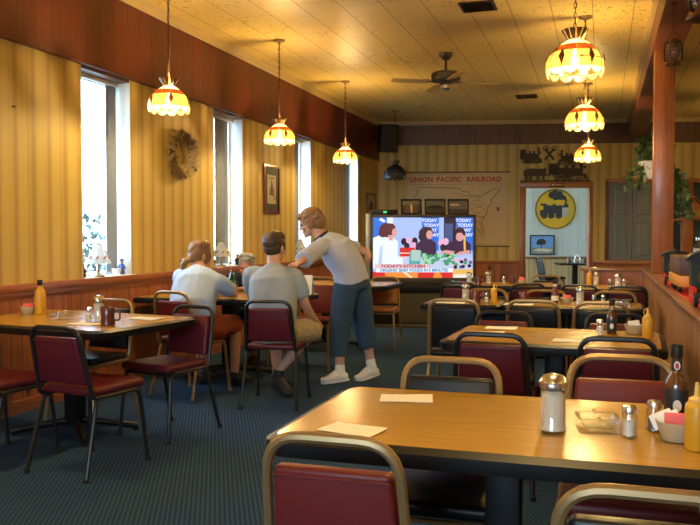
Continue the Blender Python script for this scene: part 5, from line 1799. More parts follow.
jar(5.42, 0.2, 0.801, 'glass jar on the pass-through sill left of the wood post', 0.42, 0.09, M['cream'])
jar(5.93, 0.22, 0.801, 'glass jar on the pass-through sill right of the wood post', 0.46, 0.10, M['sugar'])
jar(6.22, 0.2, 0.801, 'glass jar farthest right on the pass-through sill', 0.40, 0.09, M['cream'])
bh = thing('birdhouse', 'small red wooden birdhouse on the pass-through shelf', 'birdhouse', mat4=BW @ T(5.72, -0.0, 1.591) @ RZ(R(10)))
bm = B(); box(bm, -0.14, 0.14, -0.10, 0.12, 0.02, 0.22); prism(bm, [(-0.14, 0.22), (0.14, 0.22), (0.0, 0.36)], 0.2, off=-0.09); mk('house', bm, M['rust_wood'], bh, flat=True)
bm = B()
for s in (-1, 1):
    box(bm, -0.008, 0.008, -0.14, 0.16, -0.03, 0.24, M4=T(s * 0.0, 0, 0.385) @ RY(R(s * -48)) @ T(0, 0, -0.20))
mk('roof', bm, M['post'], bh, flat=True)
bm = B(); box(bm, -0.19, 0.19, -0.16, 0.16, 0, 0.02); mk('base', bm, M['post'], bh, flat=True)
bm = B(); prism(bm, disc_poly(-0.05, 0.13, 0.035, 16), 0.004, off=-0.104); mk('entrance_hole', bm, M['sign_black'], bh)
bm = B(); box(bm, 0.03, 0.11, -0.106, -0.10, 0.05, 0.17); mk('door', bm, M['sign_yellow'], bh)
for i, (u, m) in enumerate(((5.30, 'cream'), (5.38, 'frame_red'))):
    bm = B(); lathe(bm, [(0, 0), (0.026, 0), (0.030, 0.02), (0.018, 0.05), (0.02, 0.065), (0, 0.07)], 14)
    o = mk('trinket', bm, M[m]); o.matrix_world = BW @ T(u, 0.02, 1.591); tag(o, ('pale' if i == 0 else 'dark red') + ' small trinket on the pass-through shelf', 'trinket')
bm = B(); ell(bm, (0, 0, 0.085), (0.085, 0.085, 0.085)); lathe(bm, [(0, 0), (0.05, 0), (0.04, 0.02), (0, 0.02)], 14)
o = mk('red_ornament', bm, M['train_red']); o.matrix_world = BW @ T(6.04, 0.08, 1.591); tag(o, 'round red ornament right of the birdhouse', 'ornament')

# ------------------------------------------------------------------ hanging plant and lanterns
hp = thing('hanging_plant', 'ivy in a white hanging pot half behind the post', 'plant', (0.52, 9.35, 0))
PZ = 2.10
bm = B(); lathe(bm, [(0, PZ - 0.19), (0.10, PZ - 0.19), (0.15, PZ - 0.01), (0.155, PZ), (0.14, PZ), (0.09, PZ - 0.17), (0, PZ - 0.17)], 24, caps=False); mk('pot', bm, M['white_ceramic'], hp)
bm = B()
for k in range(3):
    a = 2 * PI * k / 3
    tube(bm, [(0.14 * math.cos(a), 0.14 * math.sin(a), PZ - 0.01), (0, 0, PZ + 0.42)], 0.0035, 5)
tube(bm, [(0, 0, PZ + 0.42), (0, 0, 3.10)], 0.004, 5)
mk('hanger', bm, M['bronze'], hp)
rn = random.Random(9)
lf, st = B(), B()
LEAF = [(0, 0), (0.35, 0.10), (0.55, 0.42), (0.30, 0.42), (0.0, 1.0), (-0.30, 0.42), (-0.55, 0.42), (-0.35, 0.10)]


def leaf(c, size):
    rot = Euler((rn.uniform(0.6, 2.2), rn.uniform(-0.6, 0.6), rn.uniform(0, 6.28))).to_matrix()
    vs = []
    for x, y in LEAF:
        vs.append(lf.verts.new(c + rot @ Vector((x * size, -y * size, 0.12 * size * abs(x)))))
    ctr = lf.verts.new(c + rot @ Vector((0, -0.4 * size, -0.05 * size)))
    for i in range(len(vs)):
        lf.faces.new((vs[i], vs[(i + 1) % len(vs)], ctr))


for i in range(120):
    a, r_ = rn.uniform(0, 2 * PI), rn.uniform(0.02, 0.19)
    leaf(Vector((r_ * math.cos(a), r_ * math.sin(a), PZ + 0.02 + rn.uniform(0, 0.32) * (1.1 - r_ * 2.2))), rn.uniform(0.06, 0.11))
for k in range(12):
    left = k % 3 == 0
    a = rn.uniform(2.2, 4.2) if left else rn.uniform(-0.9, 0.9)
    ln = rn.uniform(0.15, 0.38) if left else rn.uniform(0.25, 0.72)
    pts = [Vector((0.12 * math.cos(a), 0.12 * math.sin(a), PZ))]
    p = pts[0].copy()
    d = Vector((math.cos(a) * (0.12 if left else 0.3), math.sin(a) * 0.2, 0.3))
    while (pts[0] - p).length < ln and len(pts) < 16:
        d = (d + Vector((rn.uniform(-0.18, 0.18), rn.uniform(-0.18, 0.18), -0.42))).normalized()
        p = p + d * 0.075
        pts.append(p.copy())
        for q in range(2):
            leaf(p + Vector((rn.uniform(-0.04, 0.04), rn.uniform(-0.04, 0.04), 0)), rn.uniform(0.055, 0.10))
    tube(st, pts, 0.004, 5)
tag(mk('foliage', lf, M['leaf'], hp, flat=True), kind='stuff')
mk('stem', st, M['vine'], hp)


def lantern(label, x, y, ztop, s, rz):
    root = thing('hanging_lantern', label, 'lantern', (x, y, 0), rz, 'old railroad lanterns on the beam')
    zb = ztop - 0.36 * s
    Z = lambda v: zb + v * s
    bm = B(); lathe(bm, [(0, Z(0)), (0.085 * s, Z(0)), (0.09 * s, Z(0.012)), (0.075 * s, Z(0.05)), (0.045 * s, Z(0.065)), (0, Z(0.065))], 22); mk('fuel_tank', bm, M['bronze'], root)
    bm = B(); lathe(bm, [(0.04 * s, Z(0.068)), (0.058 * s, Z(0.10)), (0.060 * s, Z(0.16)), (0.042 * s, Z(0.20))], 20, caps=False); mk('globe', bm, M['glass'], root)
    bm = B(); lathe(bm, [(0.05 * s, Z(0.20)), (0.058 * s, Z(0.215)), (0.05 * s, Z(0.235)), (0.06 * s, Z(0.245)), (0.04 * s, Z(0.285)), (0, Z(0.292))], 22); mk('chimney_cap', bm, M['bronze'], root)
    bm = B()
    for sx in (-1, 1):
        tube(bm, fillet([(sx * 0.07 * s, 0, Z(0.04)), (sx * 0.095 * s, 0, Z(0.06)), (sx * 0.095 * s, 0, Z(0.235)), (sx * 0.045 * s, 0, Z(0.265))], 0.03 * s), 0.009 * s, 6)
    for k in range(4):
        a = PI / 4 + k * PI / 2
        tube(bm, [(0.062 * s * math.cos(a), 0.062 * s * math.sin(a), Z(0.07)), (0.066 * s * math.cos(a), 0.066 * s * math.sin(a), Z(0.13)), (0.058 * s * math.cos(a), 0.058 * s * math.sin(a), Z(0.2))], 0.003 * s, 4)
    for v in (0.10, 0.15):
        tube(bm, [(0.067 * s * math.cos(t), 0.067 * s * math.sin(t), Z(v)) for t in [2 * PI * i / 20 for i in range(20)]], 0.003 * s, 4, closed=True)
    mk('guard', bm, M['black_iron'], root)
    bm = B()
    tube(bm, fillet([(-0.07 * s, 0, Z(0.24)), (-0.05 * s, 0, Z(0.34)), (0, 0, Z(0.365)), (0.05 * s, 0, Z(0.34)), (0.07 * s, 0, Z(0.24))], 0.04 * s), 0.003 * s, 5)
    tube(bm, [(0, 0, Z(0.362)), (0, 0, 3.10)], 0.004, 5); lathe(bm, [(0, 3.092), (0.028, 3.094), (0.028, 3.10), (0, 3.10)], 12)
    mk('bail', bm, M['black_iron'], root)
    return root


lantern('bronze railroad lantern hanging on the beam beside the post', 0.515, 6.75, 2.875, 0.70, R(10))
lantern('dark lantern at the top right corner of the picture', 0.55, 5.15, 2.93, 1.02, R(40))

# ------------------------------------------------------------------ toy trains on the half wall
CZ = HZ + 0.001


def toy_engine(label, x, y, s, rz):
    root = thing('toy_locomotive', label, 'toy train', (x, y, CZ), rz, 'toy locomotives on the half wall')
    S = lambda *a: tuple(v * s for v in a)
    bm = B(); box(bm, *S(-0.10, 0.10, -0.30, 0.26, 0.055, 0.075)); box(bm, *S(-0.06, 0.06, -0.28, 0.24, 0.03, 0.056)); mk('chassis', bm, M['train_black'], root, flat=True)
    bm = B()
    for v in [(0.0, -0.08), (0.0, 0.06)]:
        pass
    tube(bm, [S(0, -0.10, 0.15), S(0, 0.24, 0.15)], 0.075 * s, 18); tube(bm, [S(0, 0.22, 0.15), S(0, 0.27, 0.15)], 0.068 * s, 18)
    lathe(bm, [(0.02 * s, 0.21 * s), (0.02 * s, 0.28 * s), (0.035 * s, 0.30 * s), (0, 0.30 * s)], 14, S(0, 0.19, 0)); lathe(bm, [(0.03 * s, 0.2 * s), (0.03 * s, 0.245 * s), (0, 0.26 * s)], 14, S(0, 0.05, 0))
    mk('boiler', bm, M['train_grey'], root)
    cab = B(); box(cab, *S(-0.10, 0.10, -0.30, -0.10, 0.07, 0.26)); cb_ = mk('cab', cab, M['train_grey'], root, flat=True)
    bm = B()
    for i in range(7):
        pass
    prism(bm, [(0.13 * s * math.cos(t), 0.245 * s + 0.055 * s * math.sin(t)) for t in [PI * i / 12 for i in range(13)]], 0.26 * s, off=-0.33 * s); mk('roof', bm, M['train_black'], cb_)
    bm = B()
    for sx in (-1, 1):
        box(bm, sx * 0.101 * s - 0.002, sx * 0.101 * s + 0.002, -0.26 * s, -0.14 * s, 0.16 * s, 0.235 * s)
    box(bm, *S(-0.07, -0.015, -0.302, -0.298, 0.16, 0.235)); box(bm, *S(0.015, 0.07, -0.302, -0.298, 0.16, 0.235)); mk('window', bm, M['sign_black'], cb_, flat=True)
    for sx in (-1, 1):
        for yy, rr in ((-0.20, 0.05), (-0.07, 0.05), (0.06, 0.05), (0.19, 0.035)):
            bm = B(); lathe(bm, [(0, -0.01 * s), (rr * s * 0.5, -0.012 * s), (rr * s * 0.85, -0.006 * s), (rr * s, -0.01 * s), (rr * s, 0.01 * s), (0, 0.01 * s)], 18); mk('wheel', bm, M['train_red'] if rr > 0.04 else M['train_black'], root, T(sx * 0.095 * s, yy * s, rr * s) @ RY(R(90)))
    bm = B(); hexa(bm, [S(*p) for p in ((-0.09, 0.26, 0.01), (0.09, 0.26, 0.01), (0.02, 0.36, 0.01), (-0.02, 0.36, 0.01), (-0.07, 0.26, 0.07), (0.07, 0.26, 0.07), (0.015, 0.28, 0.07), (-0.015, 0.28, 0.07))]); mk('pilot', bm, M['train_red'], root, flat=True)
    return root


toy_engine('dark green toy locomotive standing at the far end of half wall', 0.54, 6.50, 0.84, R(178))
toy_engine('dark toy locomotive nearer the camera, cut by the right picture edge', 0.56, 4.62, 0.95, R(178))
tw = thing('toy_wagon', 'brown toy wagon with yellow base behind the near locomotive', 'toy train', (0.555, 5.72, CZ), R(1))
bm = B(); box(bm, -0.095, 0.095, -0.30, 0.30, 0.115, 0.235, bev=0.006); mk('wagon_body', bm, M['train_brown'], tw)
bm = B(); box(bm, -0.10, 0.10, -0.31, 0.31, 0.045, 0.115, bev=0.004); mk('wagon_base', bm, M['train_yellow'], tw)
for sx in (-1, 1):
    for yy in (-0.22, -0.12, 0.12, 0.22):
        bm = B(); lathe(bm, [(0, -0.01), (0.03, -0.008), (0.033, 0.01), (0, 0.012)], 14); mk('wheel', bm, M['train_black'], tw, T(sx * 0.08, yy, 0.034) @ RY(R(90)))
bm = B(); box(bm, 0.475, 0.70, 4.20, 6.2, 0.0, 0.008); bq = bm
o = mk('track_cloth', bq, M['train_red'], None, T(0, 0, HZ + 0.0002)); tag(o, 'red runner cloth under the toy trains on the half wall', 'cloth')
for q in bpy.data.objects:
    if q.parent is None and q.name.startswith(('toy_locomotive', 'toy_wagon')):
        q.location.z = HZ + 0.0088
# ------------------------------------------------------------------ people
def V(*a):
    return Vector(a)


def loft(bm, secs, n=20):
    """secs: (center, side, rx, ry); closed elliptical loft."""
    cs = [Vector(s[0]) for s in secs]
    rings = []
    for i, (c, sd, rx, ry) in enumerate(secs):
        t = (cs[min(i + 1, len(cs) - 1)] - cs[max(i - 1, 0)]).normalized()
        s = Vector(sd)
        s = (s - t * s.dot(t)).normalized()
        f = t.cross(s).normalized()
        rings.append([bm.verts.new(cs[i] + s * (rx * math.cos(2 * PI * k / n)) + f * (ry * math.sin(2 * PI * k / n))) for k in range(n)])
    for A, C in zip(rings, rings[1:]):
        for k in range(n):
            bm.faces.new((A[k], A[(k + 1) % n], C[(k + 1) % n], C[k]))
    bm.faces.new(rings[0][::-1])
    bm.faces.new(rings[-1])


def limb(bm, pts, rad, flat=False):
    """Tapered round limb through joints, subdivided so that it bends softly."""
    P_, R_ = [], []
    pts = [Vector(p) for p in pts]
    for i in range(len(pts) - 1):
        for k in range(6):
            t = k / 6
            P_.append(pts[i].lerp(pts[i + 1], t))
            bulge = 1 + 0.05 * math.sin(PI * t)
            R_.append((rad[i] * (1 - t) + rad[i + 1] * t) * bulge)
    P_.append(pts[-1]); R_.append(rad[-1])
    for it in range(2):
        P_ = [P_[0]] + [(P_[i - 1] + P_[i] * 2 + P_[i + 1]) / 4 for i in range(1, len(P_) - 1)] + [P_[-1]]
    tube(bm, P_, 0, 14, radii=R_, round_ends=not flat)


def skin_up(name, bm, mat, parent=None, vox=0.007, smooth=4, fold=0.0):
    """Fuse the overlapping closed pieces of bm into one continuous surface."""
    me = bpy.data.meshes.new(name)
    bmesh.ops.recalc_face_normals(bm, faces=bm.faces)
    bm.to_mesh(me)
    bm.free()
    o = bpy.data.objects.new(name, me)
    COL.objects.link(o)
    m = o.modifiers.new('fuse', 'REMESH')
    m.mode = 'VOXEL'
    m.voxel_size = vox
    s = o.modifiers.new('soften', 'SMOOTH')
    s.iterations = smooth
    s.factor = 0.5
    dg = bpy.context.evaluated_depsgraph_get()
    dg.update()
    new = bpy.data.meshes.new_from_object(o.evaluated_get(dg))
    o.modifiers.clear()
    o.data = new
    bpy.data.meshes.remove(me)
    new.name = name
    new.materials.clear()
    new.materials.append(mat)
    if fold:
        from mathutils import noise as nz
        nrm = [v.normal.copy() for v in new.vertices]
        for v, n_ in zip(new.vertices, nrm):
            c = v.co
            h = nz.noise(Vector((c.x * 9, c.y * 9, c.z * 5))) + 0.5 * nz.noise(Vector((c.x * 20 + 3, c.y * 20, c.z * 11)))
            v.co = c + n_ * (fold * h)
    for p in new.polygons:
        p.use_smooth = True
    if parent is not None:
        o.parent = parent
    return o


def frame(c, fwd, roll=0.0):
    f = Vector(fwd).normalized()
    x = f.cross(Vector((0, 0, 1))).normalized()
    z = x.cross(f)
    m = Matrix((x, f, z)).transposed().to_4x4()
    return Matrix.Translation(c) @ m @ RY(roll)


def ellm(bm, m4, c, r, rot=None):
    b2 = B()
    ell(b2, c, r, rot, 18, 12)
    for v in b2.verts:
        v.co = m4 @ v.co
    tmp = bpy.data.meshes.new('tmp')
    b2.to_mesh(tmp); b2.free()
    bm.from_mesh(tmp)
    bpy.data.meshes.remove(tmp)


def head(bm, H, s=1.0):
    e = lambda c, r, rot=None: ellm(bm, H, tuple(v * s for v in c), tuple(v * s for v in r), rot)
    e((0, -0.008, 0.025), (0.074, 0.094, 0.090))
    e((0, 0.025, -0.030), (0.060, 0.066, 0.075))
    e((0, 0.045, -0.075), (0.042, 0.042, 0.034))      # jaw and chin
    e((0, 0.078, -0.098), (0.018, 0.016, 0.014))
    e((0, 0.078, 0.018), (0.052, 0.018, 0.014))       # brow
    e((0, 0.100, -0.022), (0.012, 0.019, 0.013))      # nose tip
    e((0, 0.090, -0.002), (0.009, 0.014, 0.028))      # bridge
    e((0, 0.086, -0.062), (0.022, 0.010, 0.012))      # lips
    for q in (-1, 1):
        e((q * 0.040, 0.068, -0.030), (0.020, 0.018, 0.020))   # cheeks
        e((q * 0.074, -0.008, -0.015), (0.010, 0.022, 0.032), Euler((0.2, 0, q * 0.4)))   # ears


def face_parts(H, parent, s=1.0):
    for q in (-1, 1):
        bm = B(); ellm(bm, H, (q * 0.030 * s, 0.082 * s, 0.002 * s), (0.012 * s, 0.010 * s, 0.007 * s)); mk('eye', bm, M['eye'], parent)
    bm = B(); ellm(bm, H, (0, 0.0945 * s, -0.063 * s), (0.020 * s, 0.004 * s, 0.006 * s)); mk('mouth', bm, M['lip'], parent)


def hand(bm, wrist, d, up, side, curl=0.5, s=1.0):
    """wrist, direction of the fingers, back-of-hand normal, side = +1 if the thumb lies towards d x up."""
    d = Vector(d).normalized()
    up = (Vector(up) - d * Vector(up).dot(d)).normalized()
    x = d.cross(up).normalized() * side
    w_ = Vector(wrist)
    loft(bm, [(w_ - d * 0.02, x, 0.026 * s, 0.019 * s), (w_ + d * 0.02 * s, x, 0.032 * s, 0.017 * s), (w_ + d * 0.06 * s, x, 0.040 * s, 0.015 * s), (w_ + d * 0.088 * s, x, 0.040 * s, 0.012 * s)], 14)
    for k, (off, ln) in enumerate(((0.033, 0.070), (0.011, 0.080), (-0.011, 0.074), (-0.033, 0.056))):
        p = w_ + d * 0.075 * s + x * off * s
        fd = (d + x * off * 5).normalized()
        pts = [p]
        a = 0.0
        for j, q in enumerate((0.45, 0.33, 0.22)):
            a += curl * (0.35 if j == 0 else 0.6)
            pts.append(pts[-1] + (fd * math.cos(a) - up * math.sin(a)) * ln * q * s)
        tube(bm, pts, 0, 8, radii=[0.0095 * s, 0.009 * s, 0.008 * s, 0.007 * s], round_ends=True)
    p = w_ + d * 0.022 * s + x * 0.026 * s
    pts = [p, p + (d * 0.6 + x * 0.75 - up * 0.15).normalized() * 0.034 * s, p + (d * 0.85 + x * 0.62 - up * 0.35).normalized() * 0.064 * s]
    tube(bm, pts, 0, 8, radii=[0.013 * s, 0.0105 * s, 0.0085 * s], round_ends=True)


def foot(bm, ankle, toe, s=1.0):
    a, t = Vector(ankle), Vector(toe)
    d = (t - Vector((a.x, a.y, t.z)))
    flat = Vector((d.x, d.y, 0)).normalized()
    sd = flat.cross(Vector((0, 0, 1)))
    h = a - Vector((0, 0, max(0.03, (a.z - t.z) * 0.62))) - flat * 0.045
    loft(bm, [(h - flat * 0.012, sd, 0.022, 0.025), (h + flat * 0.02, sd, 0.034, 0.036), (h.lerp(t, 0.45) + Vector((0, 0, 0.012)), sd, 0.040, 0.034), (h.lerp(t, 0.75), sd, 0.046, 0.026), (t - flat * 0.02, sd, 0.044, 0.020), (t + flat * 0.02, sd, 0.022, 0.012)], 14)


def shoe(name, ankle, toe, mat, parent, sole, collar=0.0):
    a, t = Vector(ankle), Vector(toe)
    d = t - a
    flat = Vector((d.x, d.y, 0)).normalized()
    sd = flat.cross(Vector((0, 0, 1)))
    h = a - Vector((0, 0, max(0.03, (a.z - t.z) * 0.58))) - flat * 0.045
    bm = B()
    loft(bm, [(h - flat * 0.024, sd, 0.026, 0.030), (h + flat * 0.01, sd, 0.042, 0.044), (h.lerp(t, 0.45) + Vector((0, 0, 0.022)), sd, 0.047, 0.050), (h.lerp(t, 0.75) + Vector((0, 0, 0.004)), sd, 0.053, 0.034), (t - flat * 0.015, sd, 0.050, 0.027), (t + flat * 0.03, sd, 0.028, 0.018)], 16)
    loft(bm, [(h + flat * 0.035 + Vector((0, 0, 0.01)), sd, 0.040, 0.045), (a + Vector((0, 0, 0.01 + collar)), sd, 0.043, 0.047)], 14)
    o = skin_up(name, bm, mat, parent, 0.006, 3)
    bm = B()
    n = 18
    ax = (t - h).normalized()
    dn = ax.cross(sd).normalized()
    if dn.z > 0:
        dn = -dn
    out = []
    ln = (t - h).length
    for k in range(n):
        u = 2 * PI * k / n
        q = math.cos(u)
        wv = 0.044 + 0.010 * q
        out.append(h + ax * (ln * 0.5 + (ln * 0.5 + 0.034) * q) + sd * wv * math.sin(u))
    A = [bm.verts.new(p + dn * 0.018) for p in out]
    C = [bm.verts.new(p + dn * 0.036) for p in out]
    bm.faces.new(A); bm.faces.new(C[::-1])
    for k in range(n):
        bm.faces.new((A[k], A[(k + 1) % n], C[(k + 1) % n], C[k]))
    mk('sole', bm, sole, o)
    return o


def person(label, J, shirt, trousers, hair, sleeve=0.62, hem=(1.0, 1.0), s=1.0, curl=0.5, skin=None, neck_r=0.052, w=1.0, hips=1.0, shirt_drop=0.0, shoes=None, hair_fn=None, group=None, leg=1.0, slv=0.063):
    skin = skin or M['skin']
    g = lambda k: Vector(J[k])
    sideS = (g('shR') - g('shL')).normalized()
    sideH = (g('hipR') - g('hipL')).normalized()
    sideM = (sideS + sideH).normalized()
    Hm = frame(g('head'), J['face'], J.get('roll', 0))
    sw = (g('shR') - g('shL')).length / 2
    tl = [(g('pelvis') - (g('waist') - g('pelvis')) * 0.55, sideH, 0.135 * hips, 0.095), (g('pelvis'), sideH, 0.165 * hips, 0.115), (g('waist'), sideM, 0.142 * w, 0.100 * w), (g('waist').lerp(g('chest'), 0.6), sideM, 0.152 * w, 0.108 * w), (g('chest'), sideS, sw * 0.90, 0.112 * w), (g('chest').lerp(g('neck'), 0.55), sideS, sw * 0.80, 0.088), (g('chest').lerp(g('neck'), 0.85), sideS, sw * 0.42, 0.062), (g('neck'), sideS, neck_r, neck_r)]
    bm = B()
    loft(bm, tl, 22)
    limb(bm, [g('chest').lerp(g('neck'), 0.7), g('neck'), g('head') - (Hm.to_3x3() @ V(0, 0.02, 0.05))], [0.06, neck_r, neck_r * 0.95])
    head(bm, Hm, s)
    for q in 'LR':
        limb(bm, [g('sh' + q), g('el' + q), g('ha' + q)], [0.050, 0.038, 0.024])
        d = J.get('hd' + q) or (g('ha' + q) - g('el' + q))
        up = J.get('hu' + q, (0, 0, 1))
        hand(bm, g('ha' + q), d, up, 1 if q == 'L' else -1, curl)
        limb(bm, [g('hip' + q), g('kn' + q), g('an' + q)], [0.082, 0.055, 0.035])
        foot(bm, g('an' + q), g('to' + q))
    body = skin_up('person', bm, skin, None, 0.0062, 3)
    tag(body, label, 'person', group)
    face_parts(Hm, body, s)
    # shirt
    bm = B()
    pel = g('pelvis')
    lo = g('waist').lerp(pel, 0.75 + shirt_drop)
    ts = [(lo, sideH, 0.180 * hips, 0.130), (g('waist'), sideM, 0.165 * w, 0.122 * w), (g('waist').lerp(g('chest'), 0.6), sideM, 0.172 * w, 0.127 * w), (g('chest'), sideS, sw * 1.06, 0.130 * w), (g('chest').lerp(g('neck'), 0.45), sideS, sw * 1.02, 0.108), (g('chest').lerp(g('neck'), 0.74), sideS, sw * 0.66, 0.085), (g('chest').lerp(g('neck'), 0.97), sideS, neck_r + 0.014, neck_r + 0.014)]
    loft(bm, ts, 22)
    for q in 'LR':
        sh_, el_ = g('sh' + q), g('el' + q)
        sl = sleeve if not isinstance(sleeve, tuple) else sleeve['LR'.index(q)]
        pts, rr = [g('chest').lerp(sh_, 0.55).lerp(g('neck'), 0.12), sh_, sh_.lerp(el_, min(sl, 1.0))], [0.074, 0.066, slv]
        if sl > 1.0:
            pts.append(el_.lerp(g('ha' + q), sl - 1.0))
            rr.append(slv * 0.98)
        limb(bm, pts, rr, True)
    skin_up('shirt', bm, shirt, body, 0.008, 12, 0.011)
    # trousers
    bm = B()
    loft(bm, [(pel - (g('waist') - pel) * 0.6, sideH, 0.150 * hips, 0.110), (pel, sideH, 0.178 * hips, 0.128), (pel.lerp(g('waist'), 0.6), sideH, 0.166 * hips, 0.120)], 22)
    for q, hm in zip('LR', hem):
        pts = [g('hip' + q), g('kn' + q)]
        rr = [0.103 * leg, 0.080 * leg]
        if hm > 1.0:
            pts.append(g('kn' + q).lerp(g('an' + q), hm - 1.0))
            rr.append(0.070 * leg)
        else:
            pts[1] = g('hip' + q).lerp(g('kn' + q), hm)
        limb(bm, pts, rr, True)
    skin_up('trousers', bm, trousers, body, 0.008, 4, 0.009)
    bm = B()
    hair_fn(bm, Hm, s)
    skin_up('hair', bm, hair, body, 0.0045, 1)
    if shoes:
        for q in 'LR':
            shoe('shoe', g('an' + q), g('to' + q), shoes[0], body, shoes[1])
            if len(shoes) > 2:
                a_, t_ = g('an' + q), g('to' + q)
                fl = Vector((t_.x - a_.x, t_.y - a_.y, 0)).normalized()
                sd = fl.cross(Vector((0, 0, 1)))
                b2 = B()
                for u in (0.30, 0.42, 0.54):
                    c_ = a_.lerp(t_, u) + Vector((0, 0, 0.035 - 0.02 * u))
                    tube(b2, [c_ - sd * 0.032 - Vector((0, 0, 0.014)), c_ + Vector((0, 0, 0.004)), c_ + sd * 0.032 - Vector((0, 0, 0.014))], 0.005, 6)
                mk('laces', b2, M['sock'], body)
                b2 = B(); limb(b2, [g('an' + q) - V(0, 0, 0.02), g('an' + q).lerp(g('kn' + q), 0.16)], [0.041, 0.042]); mk('sock', b2, shoes[2], body)
    return body, Hm


def hair_short(bm, H, s):
    locks(bm, H, 19, 9, 0.25, 0.0, 0.0055, 0.92)
    ellm(bm, H, (0, -0.016, 0.038), (0.081, 0.096, 0.088)); ellm(bm, H, (0, -0.040, 0.0), (0.074, 0.072, 0.074)); ellm(bm, H, (0, 0.045, 0.085), (0.056, 0.040, 0.026))
    for q in (-1, 1):
        ellm(bm, H, (q * 0.070, 0.015, 0.015), (0.010, 0.022, 0.040))


def locks(bm, H, n, seed, back, low, r0, reach=1.0):
    """Combed locks from the hairline over the skull to the nape."""
    g_ = random.Random(seed)
    for i in range(n):
        x = (i / (n - 1) - 0.5) * 2
        P2 = []
        for k in range(9):
            t = k / 8 * reach
            ang = R(62) + t * R(150)
            rr_ = math.sqrt(max(0.08, 1 - (x * 0.82) ** 2))
            P2.append(H @ V(0.080 * math.sin(x * 1.3) * (1 - back * max(0, t - 0.5) * 1.8) + g_.uniform(-1, 1) * 0.003, -0.016 + 0.106 * rr_ * math.cos(ang), 0.034 + 0.098 * rr_ * math.sin(ang) - low * max(0, t - 0.6)))
        tube(bm, P2, 0, 7, radii=[r0 * (0.6 + 0.4 * math.sin(PI * min(1, (k + 1) / 9))) * g_.uniform(0.8, 1.2) for k in range(9)], round_ends=True)


def hair_tail(bm, H, s):
    locks(bm, H, 17, 21, 0.9, 0.02, 0.0085)
    ellm(bm, H, (0, -0.016, 0.034), (0.084, 0.102, 0.094)); ellm(bm, H, (0, -0.045, -0.01), (0.076, 0.072, 0.078))
    for q in (-1, 1):
        ellm(bm, H, (q * 0.070, 0.022, -0.005), (0.014, 0.040, 0.062))
    # the tail, knotted low and hanging to one side
    p = [H @ V(0, -0.095, -0.06), H @ V(-0.005, -0.12, -0.085), H @ V(-0.015, -0.13, -0.115), H @ V(-0.02, -0.13, -0.155)]
    tube(bm, p, 0, 10, radii=[0.026, 0.030, 0.030, 0.014], round_ends=True)
    tube(bm, [H @ V(-0.01, -0.12, -0.08), H @ V(-0.05, -0.135, -0.075), H @ V(-0.085, -0.13, -0.09)], 0, 8, radii=[0.018, 0.012, 0.004], round_ends=True)


def hair_wavy(bm, H, s):
    locks(bm, H, 11, 4, 0.2, 0.03, 0.012)
    ellm(bm, H, (0, -0.020, 0.040), (0.090, 0.108, 0.094)); ellm(bm, H, (0, -0.060, -0.005), (0.082, 0.072, 0.080)); ellm(bm, H, (0, 0.062, 0.078), (0.062, 0.050, 0.034))
    rn_ = random.Random(8)
    for i in range(46):
        a, b = rn_.uniform(0, 2 * PI), rn_.uniform(-0.25, 1.2)
        c = V(0.084 * math.cos(a) * math.cos(b), -0.022 + 0.102 * math.sin(a) * math.cos(b), 0.035 + 0.092 * math.sin(b))
        if c.y > 0.055 and c.z < 0.07:
            continue
        r_ = rn_.uniform(0.016, 0.026)
        ellm(bm, H, tuple(c), (r_, r_, r_ * 0.8))
    for q in (-1, 1):
        ellm(bm, H, (q * 0.076, 0.0, -0.008), (0.016, 0.040, 0.048))


youth = dict(pelvis=(-2.40, 5.67, 0.575), waist=(-2.405, 5.665, 0.74), chest=(-2.42, 5.72, 0.93), neck=(-2.44, 5.775, 1.07), head=(-2.445, 5.815, 1.20), face=(0.22, 1, -0.12),
             shR=(-2.255, 5.755, 0.99), shL=(-2.615, 5.725, 1.0), elR=(-2.205, 5.85, 0.74), elL=(-2.70, 5.92, 0.78), haR=(-2.20, 6.03, 0.63), haL=(-2.64, 6.17, 0.79), huL=(0, 0, 1), huR=(0.2, 0, 1),
             hipR=(-2.31, 5.70, 0.545), hipL=(-2.49, 5.70, 0.545), knR=(-2.225, 6.09, 0.53), knL=(-2.58, 6.10, 0.53), anR=(-2.49, 5.99, 0.20), anL=(-2.575, 6.17, 0.10), toR=(-2.375, 5.925, 0.035), toL=(-2.56, 6.34, 0.035))
person('young person seen from behind in grey t-shirt and khaki shorts, seated on maroon chair', youth, M['shirt_grey'], M['khaki'], M['hair_brown'], 0.66, (1.0, 1.0), 1.0, 0.6, w=1.14, leg=1.05, shoes=(M['sandal'], M['sandal']), hair_fn=hair_short)

girl = dict(pelvis=(-3.20, 5.84, 0.575), waist=(-3.205, 5.87, 0.735), chest=(-3.225, 5.98, 0.90), neck=(-3.245, 6.065, 1.02), head=(-3.265, 6.125, 1.125), face=(0.55, 1, -0.35),
            shR=(-3.045, 5.975, 0.925), shL=(-3.41, 6.02, 0.955), elR=(-2.965, 6.20, 0.80), elL=(-3.52, 6.24, 0.80), haR=(-3.25, 6.36, 0.79), haL=(-3.36, 6.44, 0.79),
            hipR=(-3.11, 5.87, 0.545), hipL=(-3.29, 5.87, 0.545), knR=(-3.03, 6.31, 0.53), knL=(-3.32, 6.30, 0.53), anR=(-3.02, 6.27, 0.10), anL=(-3.32, 6.25, 0.10), toR=(-2.99, 6.45, 0.03), toL=(-3.31, 6.43, 0.03))
person('person with low ponytail in pale t-shirt and orange shorts leaning on the table', girl, M['shirt_white'], M['orange_cloth'], M['hair_blonde'], 0.72, (1.0, 1.0), 1.0, 0.4, shoes=(M['sandal'], M['sandal']), hair_fn=hair_tail, w=1.2, hips=1.08)

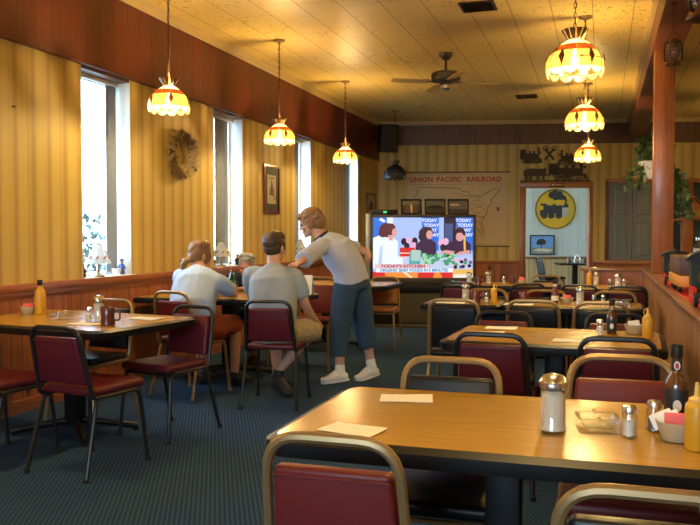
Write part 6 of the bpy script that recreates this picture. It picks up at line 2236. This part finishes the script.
man = dict(pelvis=(-3.36, 7.62, 0.575), waist=(-3.36, 7.59, 0.70), chest=(-3.375, 7.48, 0.80), neck=(-3.37, 7.38, 0.895), head=(-3.385, 7.31, 0.985), face=(0.25, -1, -0.22),
           shR=(-3.57, 7.44, 0.85), shL=(-3.18, 7.44, 0.85), elR=(-3.60, 7.12, 0.80), elL=(-3.10, 7.12, 0.80), haR=(-3.42, 6.98, 0.79), haL=(-3.26, 6.98, 0.79),
           hipR=(-3.45, 7.58, 0.545), hipL=(-3.27, 7.58, 0.545), knR=(-3.47, 7.16, 0.53), knL=(-3.25, 7.16, 0.53), anR=(-3.47, 7.20, 0.10), anL=(-3.25, 7.20, 0.10), toR=(-3.47, 7.02, 0.035), toL=(-3.25, 7.02, 0.035))
person('grey-haired person in navy shirt facing the camera across the table', man, M['shirt_navy'], M['denim'], M['hair_grey'], 0.75, (1.85, 1.85), 1.0, 0.5, skin=M['skin_dark'], shoes=(M['black_plastic'], M['sandal']), hair_fn=hair_short)

woman = dict(pelvis=(-2.10, 6.74, 0.885), waist=(-2.135, 6.73, 1.02), chest=(-2.225, 6.69, 1.165), neck=(-2.365, 6.665, 1.285), head=(-2.455, 6.65, 1.405), face=(-1, -0.22, -0.30),
             shR=(-2.235, 6.865, 1.205), shL=(-2.30, 6.505, 1.215), elR=(-1.985, 6.91, 1.135), elL=(-2.33, 6.23, 1.115), haR=(-2.09, 6.93, 0.96), haL=(-2.325, 6.02, 1.075), hdL=(-0.1, -1, -0.12), huL=(0, 0, 1), huR=(0.6, 0.6, 0.2),
             hipR=(-2.075, 6.83, 0.86), hipL=(-2.13, 6.655, 0.86), knR=(-2.02, 6.86, 0.48), knL=(-2.185, 6.62, 0.48), anR=(-1.965, 6.88, 0.125), anL=(-2.17, 6.605, 0.10), toR=(-2.065, 6.80, 0.03), toL=(-2.305, 6.57, 0.035))
wb, wh = person('standing person with wavy hair in lilac shirt and denim capris bending to the youth', woman, M['shirt_lilac'], M['denim'], M['hair_auburn'], (1.45, 0.60), (1.63, 1.54), 1.0, 0.35, w=1.15, hips=1.08, leg=1.1, slv=0.072, shirt_drop=0.35, shoes=(M['shoe_white'], M['shoe_white'], M['sock']), hair_fn=hair_wavy)
bm = B()
c0 = Vector(woman['neck']); nd = (Vector(woman['head']) - c0).normalized()
sx_ = nd.cross(Vector((0, 1, 0))).normalized(); sy_ = nd.cross(sx_)
tube(bm, [c0 - nd * 0.004 + sx_ * 0.064 * math.cos(2 * PI * i / 24) + sy_ * 0.064 * math.sin(2 * PI * i / 24) for i in range(24)], 0.017, 8, closed=True)
tag(mk('collar', bm, M['shirt_navy'], wb), 'navy collar')
